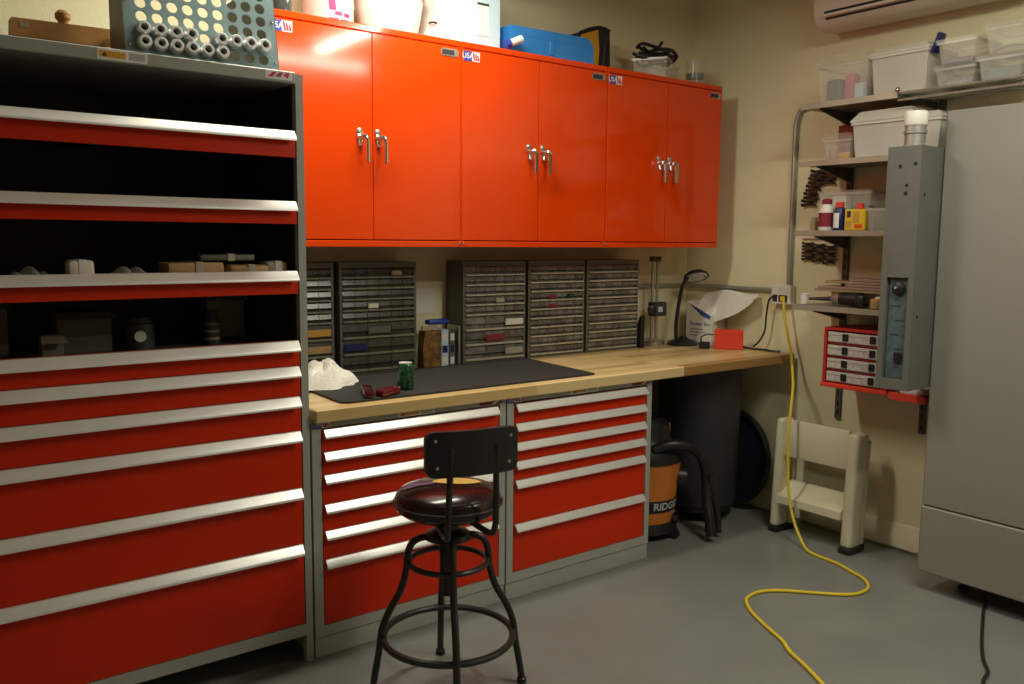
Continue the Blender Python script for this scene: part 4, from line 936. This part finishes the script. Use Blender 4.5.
obj('white_wad', M().box(3.757, 3.80, 2.10, 2.15, Z3+.004, Z3+.04, bev=.012, seg=2), 'white_cloth', label='white wad inside the small clear box beside the yellow packet', cat='wad')
t = thing('small_jar', 'small dull brown jar at the open end of the shelf', 'jar', (3.90, 2.552, Z3)); obj('jar_body', M().lathe([(.018, 0), (.018, .045), (.013, .052)], (3.82, 2.548, Z3), n=18), 'tan_board', t); obj('jar_lid', M().lathe([(.015, .0525), (.015, .066), (0, .066)], (3.82, 2.548, Z3), n=18), 'shelf_edge', t)
# fourth shelf
Z4 = 1.2015
t = thing('power_drill', 'black pistol drill driver lying on the lowest shelf', 'drill', (3.77, 2.40, Z4))
obj('motor_body', M().cyl((3.775, 2.245, Z4+.036), (3.775, 2.350, Z4+.036), .034, .032, n=22), 'black', t)
obj('grip', M().box(3.74, 3.80, 2.215, 2.265, Z4, Z4+.060, bev=.014, seg=2), 'black', t)
obj('chuck', M().lathe([(.026, 0), (.024, .03), (.016, .05), (.008, .055)], (3.775, 2.3505, Z4+.034), (0, 1, 0), n=20), 'steel', t)
obj('bit', M().cyl((3.775, 2.40, Z4+.032), (3.775, 2.525, Z4+.026), .012, .006, n=12), 'dark_plastic', t)
t = thing('white_cup', 'small white plastic cup at the open end of the lowest shelf', 'cup', (3.765, 2.535, Z4)); obj('cup_body', M().lathe([(.018, 0), (.021, .048), (.019, .048), (.016, .004), (0, .004)], (3.768, 2.548, Z4), n=20), 'white', t); obj('cup_rim', M().ring((3.768, 2.548, Z4+.048), .0205, .0022, 24, 6), 'white', t)
t = thing('brass_tin', 'small brass tin with paper band beside the drill driver', 'tin', (3.77, 2.14, Z4)); obj('tin_body', M().lathe([(.030, 0), (.032, .004), (.032, .040), (.028, .044), (0, .044)], (3.775, 2.165, Z4), n=22), 'amber', t); obj('tin_band', M().lathe([(.0326, .008), (.0326, .03)], (3.775, 2.165, Z4), n=22), 'tan_board', t)
t = thing('paper_roll', 'pale paper roll lying beside the brass tin', 'roll', (3.79, 2.08, Z4)); obj('roll', M().cyl((3.83, 2.20, Z4+.026), (3.83, 1.99, Z4+.026), .026, n=20), 'paper', t); obj('core', M().cyl((3.83, 2.2005, Z4+.026), (3.83, 2.2015, Z4+.026), .010, n=14), 'kraft', t)
bd = [(1.262, 2.62, 'tan_board', 'long tan'), (1.276, 2.60, 'pink_board', 'dull pink'), (1.290, 2.45, 'pink_board', 'short dull pink'), (1.304, 2.56, 'tan_board', 'thin tan'), (1.318, 2.43, 'pink_board', 'uppermost dull pink')]
tr = thing('sheet_rest', 'low wooden rest holding stacked sheets at the back of the lowest shelf', 'rest', (3.94, 2.25, Z4))
for y in (2.02, 2.40): obj('rest_block', M().box(3.885, 4.005, y-.02, y+.02, Z4, 1.2615, bev=.002), 'tan_board', tr)
for (z, yl, mt, w_) in bd:
    obj('sheet_board', M().box(3.88, 4.008, 1.93, yl-.05, z, z+.012, bev=.001), mt, label='%s sheet in the stack at the back of the lowest shelf' % w_, cat='board', group='stacked sheets on the lowest shelf')

# clamps hanging on the wall between shelves
def spring_clamp(x, y, z, label, s=1.0, dark=False):
    t = thing('spring_clamp', label, 'clamp', (x, y, z), 'spring clamps hanging on the wall')
    mt = 'clip_brown'
    obj('jaw', M().prism([(y, z), (y+.055*s, z+.012*s), (y+.058*s, z+.020*s), (y+.01*s, z+.016*s), (y-.035*s, z+.022*s), (y-.037*s, z+.014*s)], 'x', x-.024*s, x), mt, t)
    obj('jaw', M().prism([(y, z), (y+.055*s, z-.012*s), (y+.058*s, z-.020*s), (y+.01*s, z-.016*s), (y-.035*s, z-.022*s), (y-.037*s, z-.014*s)], 'x', x-.024*s, x), 'clip_brown', t)
    obj('spring', M().cyl((x-.030*s, y+.006*s, z), (x+.001, y+.006*s, z), .009*s, n=14), 'black', t)
    obj('tip', M().box(x-.026*s, x+.001, y+.052*s, y+.068*s, z+.004*s, z+.024*s, bev=.002), 'black', t)
    obj('tip', M().box(x-.026*s, x+.001, y+.052*s, y+.068*s, z-.024*s, z-.004*s, bev=.002), 'black', t)
for (x0_, yy, z0_, n, dy, lab) in ((4.022, 2.655, 1.862, 5, .012, 'small spring clamp in the column above the bottle shelf'), (4.022, 2.595, 1.855, 2, 0, 'dark spring clamp hung beside the clamp column above the bottle shelf')):
    for k in range(n): spring_clamp(x0_, yy+dy*k, z0_-.038*k, lab, .78)
for (yy, n) in ((2.70, 3), (2.635, 3), (2.570, 3)):
    for k in range(n): spring_clamp(4.022, yy, 1.492-.034*k-(2.70-yy)*.12, 'small spring clamp in the cluster below the bottle shelf', .62)
for (y0, y1, z) in ((2.55, 2.72, 1.900), (2.52, 2.75, 1.522)):
    obj('hanging_rail', M().box(4.023, XW-.0005, y0, y1, z-.004, z+.004), 'steel', label='thin steel hanging rail above the %s spring clamps' % ('column of' if z > 1.7 else 'cluster of'), cat='rail')

# red rack of clear cases
t = thing('case_rack', 'red portable rack holding four clear divided cases under the shelves', 'rack', (3.88, 2.25, .815))
ry0, ry1, rx0, rx1, rz0, rz1 = 2.085, 2.415, 3.745, 4.011, .815, 1.098
obj('side_wall', M().box(rx0, rx1, ry1-.016, ry1, rz0, rz1, bev=.003), 'rack_red', t)
obj('side_wall', M().box(rx0, rx1, ry0, ry0+.016, rz0, rz1, bev=.003), 'rack_red', t)
obj('bottom_panel', M().box(rx0, rx1, ry0+.016, ry1-.016, rz0, rz0+.016), 'rack_red', t)
obj('front_lip', M().box(rx0-.010, rx0-.0005, ry0-.01, ry1+.004, rz0-.006, rz0+.014, bev=.003), 'bright_red', t)
obj('top_panel', M().box(rx0, rx1, ry0+.016, ry1-.016, rz1-.012, rz1), 'rack_red', t)
obj('back_panel', M().box(rx1-.005, rx1, ry0+.016, ry1-.016, rz0+.016, rz1-.012), 'rack_red', t)
for k in range(3): obj('runner', M().box(rx0+.012, rx1-.006, ry0+.016, ry1-.016, rz0+.076+.064*k, rz0+.080+.064*k), 'rack_red', t)
for k in range(4):
    z = rz0+.0205+.064*k; y0, y1 = ry0+.020, ry1-.020
    c = thing('parts_case', '%s clear divided case in the red rack' % ('lowest', 'second lowest', 'second highest', 'topmost')[k], 'case', ((rx0+rx1)/2, (y0+y1)/2, z), 'clear cases in the red rack')
    obj('shell', M().box(rx0+.004, rx1-.03, y0, y1, z, z+.050, bev=.003), 'case_clear', c)
    for q in range(6):
        yy = y0 + (y1-y0)*(q+.5)/6; obj('rib', M().box(rx0+.0015, rx0+.0042, yy-.020, yy+.020, z+.006, z+.030), 'milky', c)
    obj('lid_edge', M().box(rx0+.0005, rx0+.0042, y0+.004, y1-.004, z+.036, z+.046), 'milky_lid', c)
    for yy in (y1-.095, y0+.055): obj('latch', M().box(rx0-.002, rx0+.0042, yy-.015, yy+.015, z+.010, z+.044, bev=.001), 'black', c)
# second red rack end behind the column
t = thing('case_rack', 'red rack end showing behind the grey column, beside the four-case rack', 'rack', (3.88, 1.98, .80))
obj('tray', M().box(3.75, 4.011, 1.90, 2.065, .800, .82, bev=.003), 'rack_red', t); obj('front_lip', M().box(3.738, 3.7495, 1.895, 2.068, .794, .83, bev=.003), 'bright_red', t)
obj('white_bag', M().box(3.752, 3.90, 1.91, 2.03, .8205, .86, bev=.018, seg=2), 'white_cloth', label='crumpled white bag lying in the half hidden red rack', cat='bag')

# grey machine with column
t = thing('machine_cabinet', 'tall plain grey machine cabinet with a narrow control column', 'machine', (3.82, 1.3, 0))
gx0, gy0, gy1 = 3.62, .86, 1.822
obj('upper_panel', M().box(gx0, XW-.004, gy0, gy1, .383, 2.044, bev=.006), 'machine_grey', t)
obj('lower_panel', M().box(gx0-.002, XW-.004, gy0, gy1+.002, .088, .3795, bev=.006), 'machine_grey', t)
for (x, y) in ((3.80, gy0+.05), (3.80, gy1-.12), (3.97, gy0+.05), (3.97, gy1-.05)): obj('foot', M().lathe([(.024, 0), (.024, .012), (.012, .018), (.012, .089)], (x, y, 0), n=16), 'black', t)
kx, ky0, ky1, kz0, kz1 = 3.448, 1.8255, 1.968, .893, 1.896
kx1 = 3.69
c = M()
# hollow left face with a window: frame pieces round the recess
wy0, wy1, wz0, wz1 = 1.850, 1.943, .936, 1.362
c.box(kx, kx1, ky0, ky1, wz1, kz1); c.box(kx, kx1, ky0, ky1, kz0, wz0); c.box(kx, kx1, ky0, wy0, wz0, wz1); c.box(kx, kx1, wy1, ky1, wz0, wz1); c.box(kx+.022, kx1, wy0, wy1, wz0, wz1)
kc = obj('control_column', c, 'column_grey', t)
obj('gauge_plate', M().box(kx+.018, kx+.0219, wy0+.004, wy1-.004, wz0+.004, wz1-.004), 'teal_dark', kc)
obj('dial', M().lathe([(.026, 0), (.026, .014), (.020, .018), (0, .018)], (kx+.0178, 1.893, 1.315), (-1, 0, 0), n=22), 'black', kc)
obj('dial_cap', M().lathe([(.008, 0), (.007, .004), (0, .004)], (kx-.0005, 1.900, 1.320), (-1, 0, 0), n=14), 'chrome', kc)
obj('switch', M().box(kx+.006, kx+.0178, 1.868, 1.898, 1.005, 1.05, bev=.003), 'black', kc)
for k in range(4): obj('scale_mark', M().box(kx+.0170, kx+.0180, 1.865+.02*(k % 2), 1.905+.02*(k % 2), 1.06+.06*k, 1.065+.06*k), 'ink', kc)
for (y, z, r) in ((1.912, 1.815, .0085), (1.848, 1.822, .0085), (1.880, 1.738, .007), (1.882, 1.705, .009)): obj('screw_hole', M().lathe([(r, 0), (r, .001), (0, .001)], (kx, y, z), (-1, 0, 0), n=16), 'slit', kc)
for (x, z) in ((3.49, 1.70), (3.49, 1.20)): obj('screw_hole', M().lathe([(.007, 0), (.007, .001), (0, .001)], (x, ky0, z), (0, -1, 0), n=14), 'slit', kc)
obj('filter_neck', M().lathe([(.046, 0), (.046, .006), (.040, .010), (.040, .05), (.045, .054), (.045, .064), (.041, .068), (.041, .085)], (3.515, 1.893, kz1), n=28), 'conduit', kc)
obj('filter_cap', M().lathe([(.044, .0855), (.046, .09), (.046, .136), (.042, .143), (0, .144)], (3.515, 1.893, kz1), n=28), 'white', kc)
obj('black_cable', M().tube([(3.80, 1.60, .06), (3.755, 1.592, .05), (3.71, 1.572, .012), (3.6, 1.528, .0065), (3.327, 1.41, .0065), (3.18, 1.338, .0065), (3.097, 1.285, .0065), (3.02, 1.265, .0065), (2.93, 1.22, .0065), (2.8, 1.10, .0065)], .0065, 10), 'black', label='black cable running out from under the grey machine cabinet', cat='cable')

# air conditioner
t = thing('air_conditioner', 'white split air conditioner high on the right wall', 'air conditioner', (3.92, 2.1, 2.5))
prof = [(XW-.001, 2.545), (3.90, 2.53), (3.845, 2.555), (3.815, 2.605), (3.810, 2.665), (3.815, 2.805), (3.84, 2.825), (XW-.001, 2.825)]
obj('casing', M().prism(prof, 'y', 1.66, 2.595), 'ac_plastic', t)
for (z0_, z1_, x) in ((2.597, 2.609, 3.8165), (2.573, 2.581, 3.8310)): obj('louvre_slot', M().box(x-.003, x+.003, 1.70, 2.545, z0_, z1_), 'slit', t)
obj('louvre', M().box(3.806, 3.812, 1.70, 2.545, 2.583, 2.596, bev=.001), 'ac_plastic', t)
obj('end_cap', M().prism(prof, 'y', 2.5955, 2.602), 'ac_plastic', t)
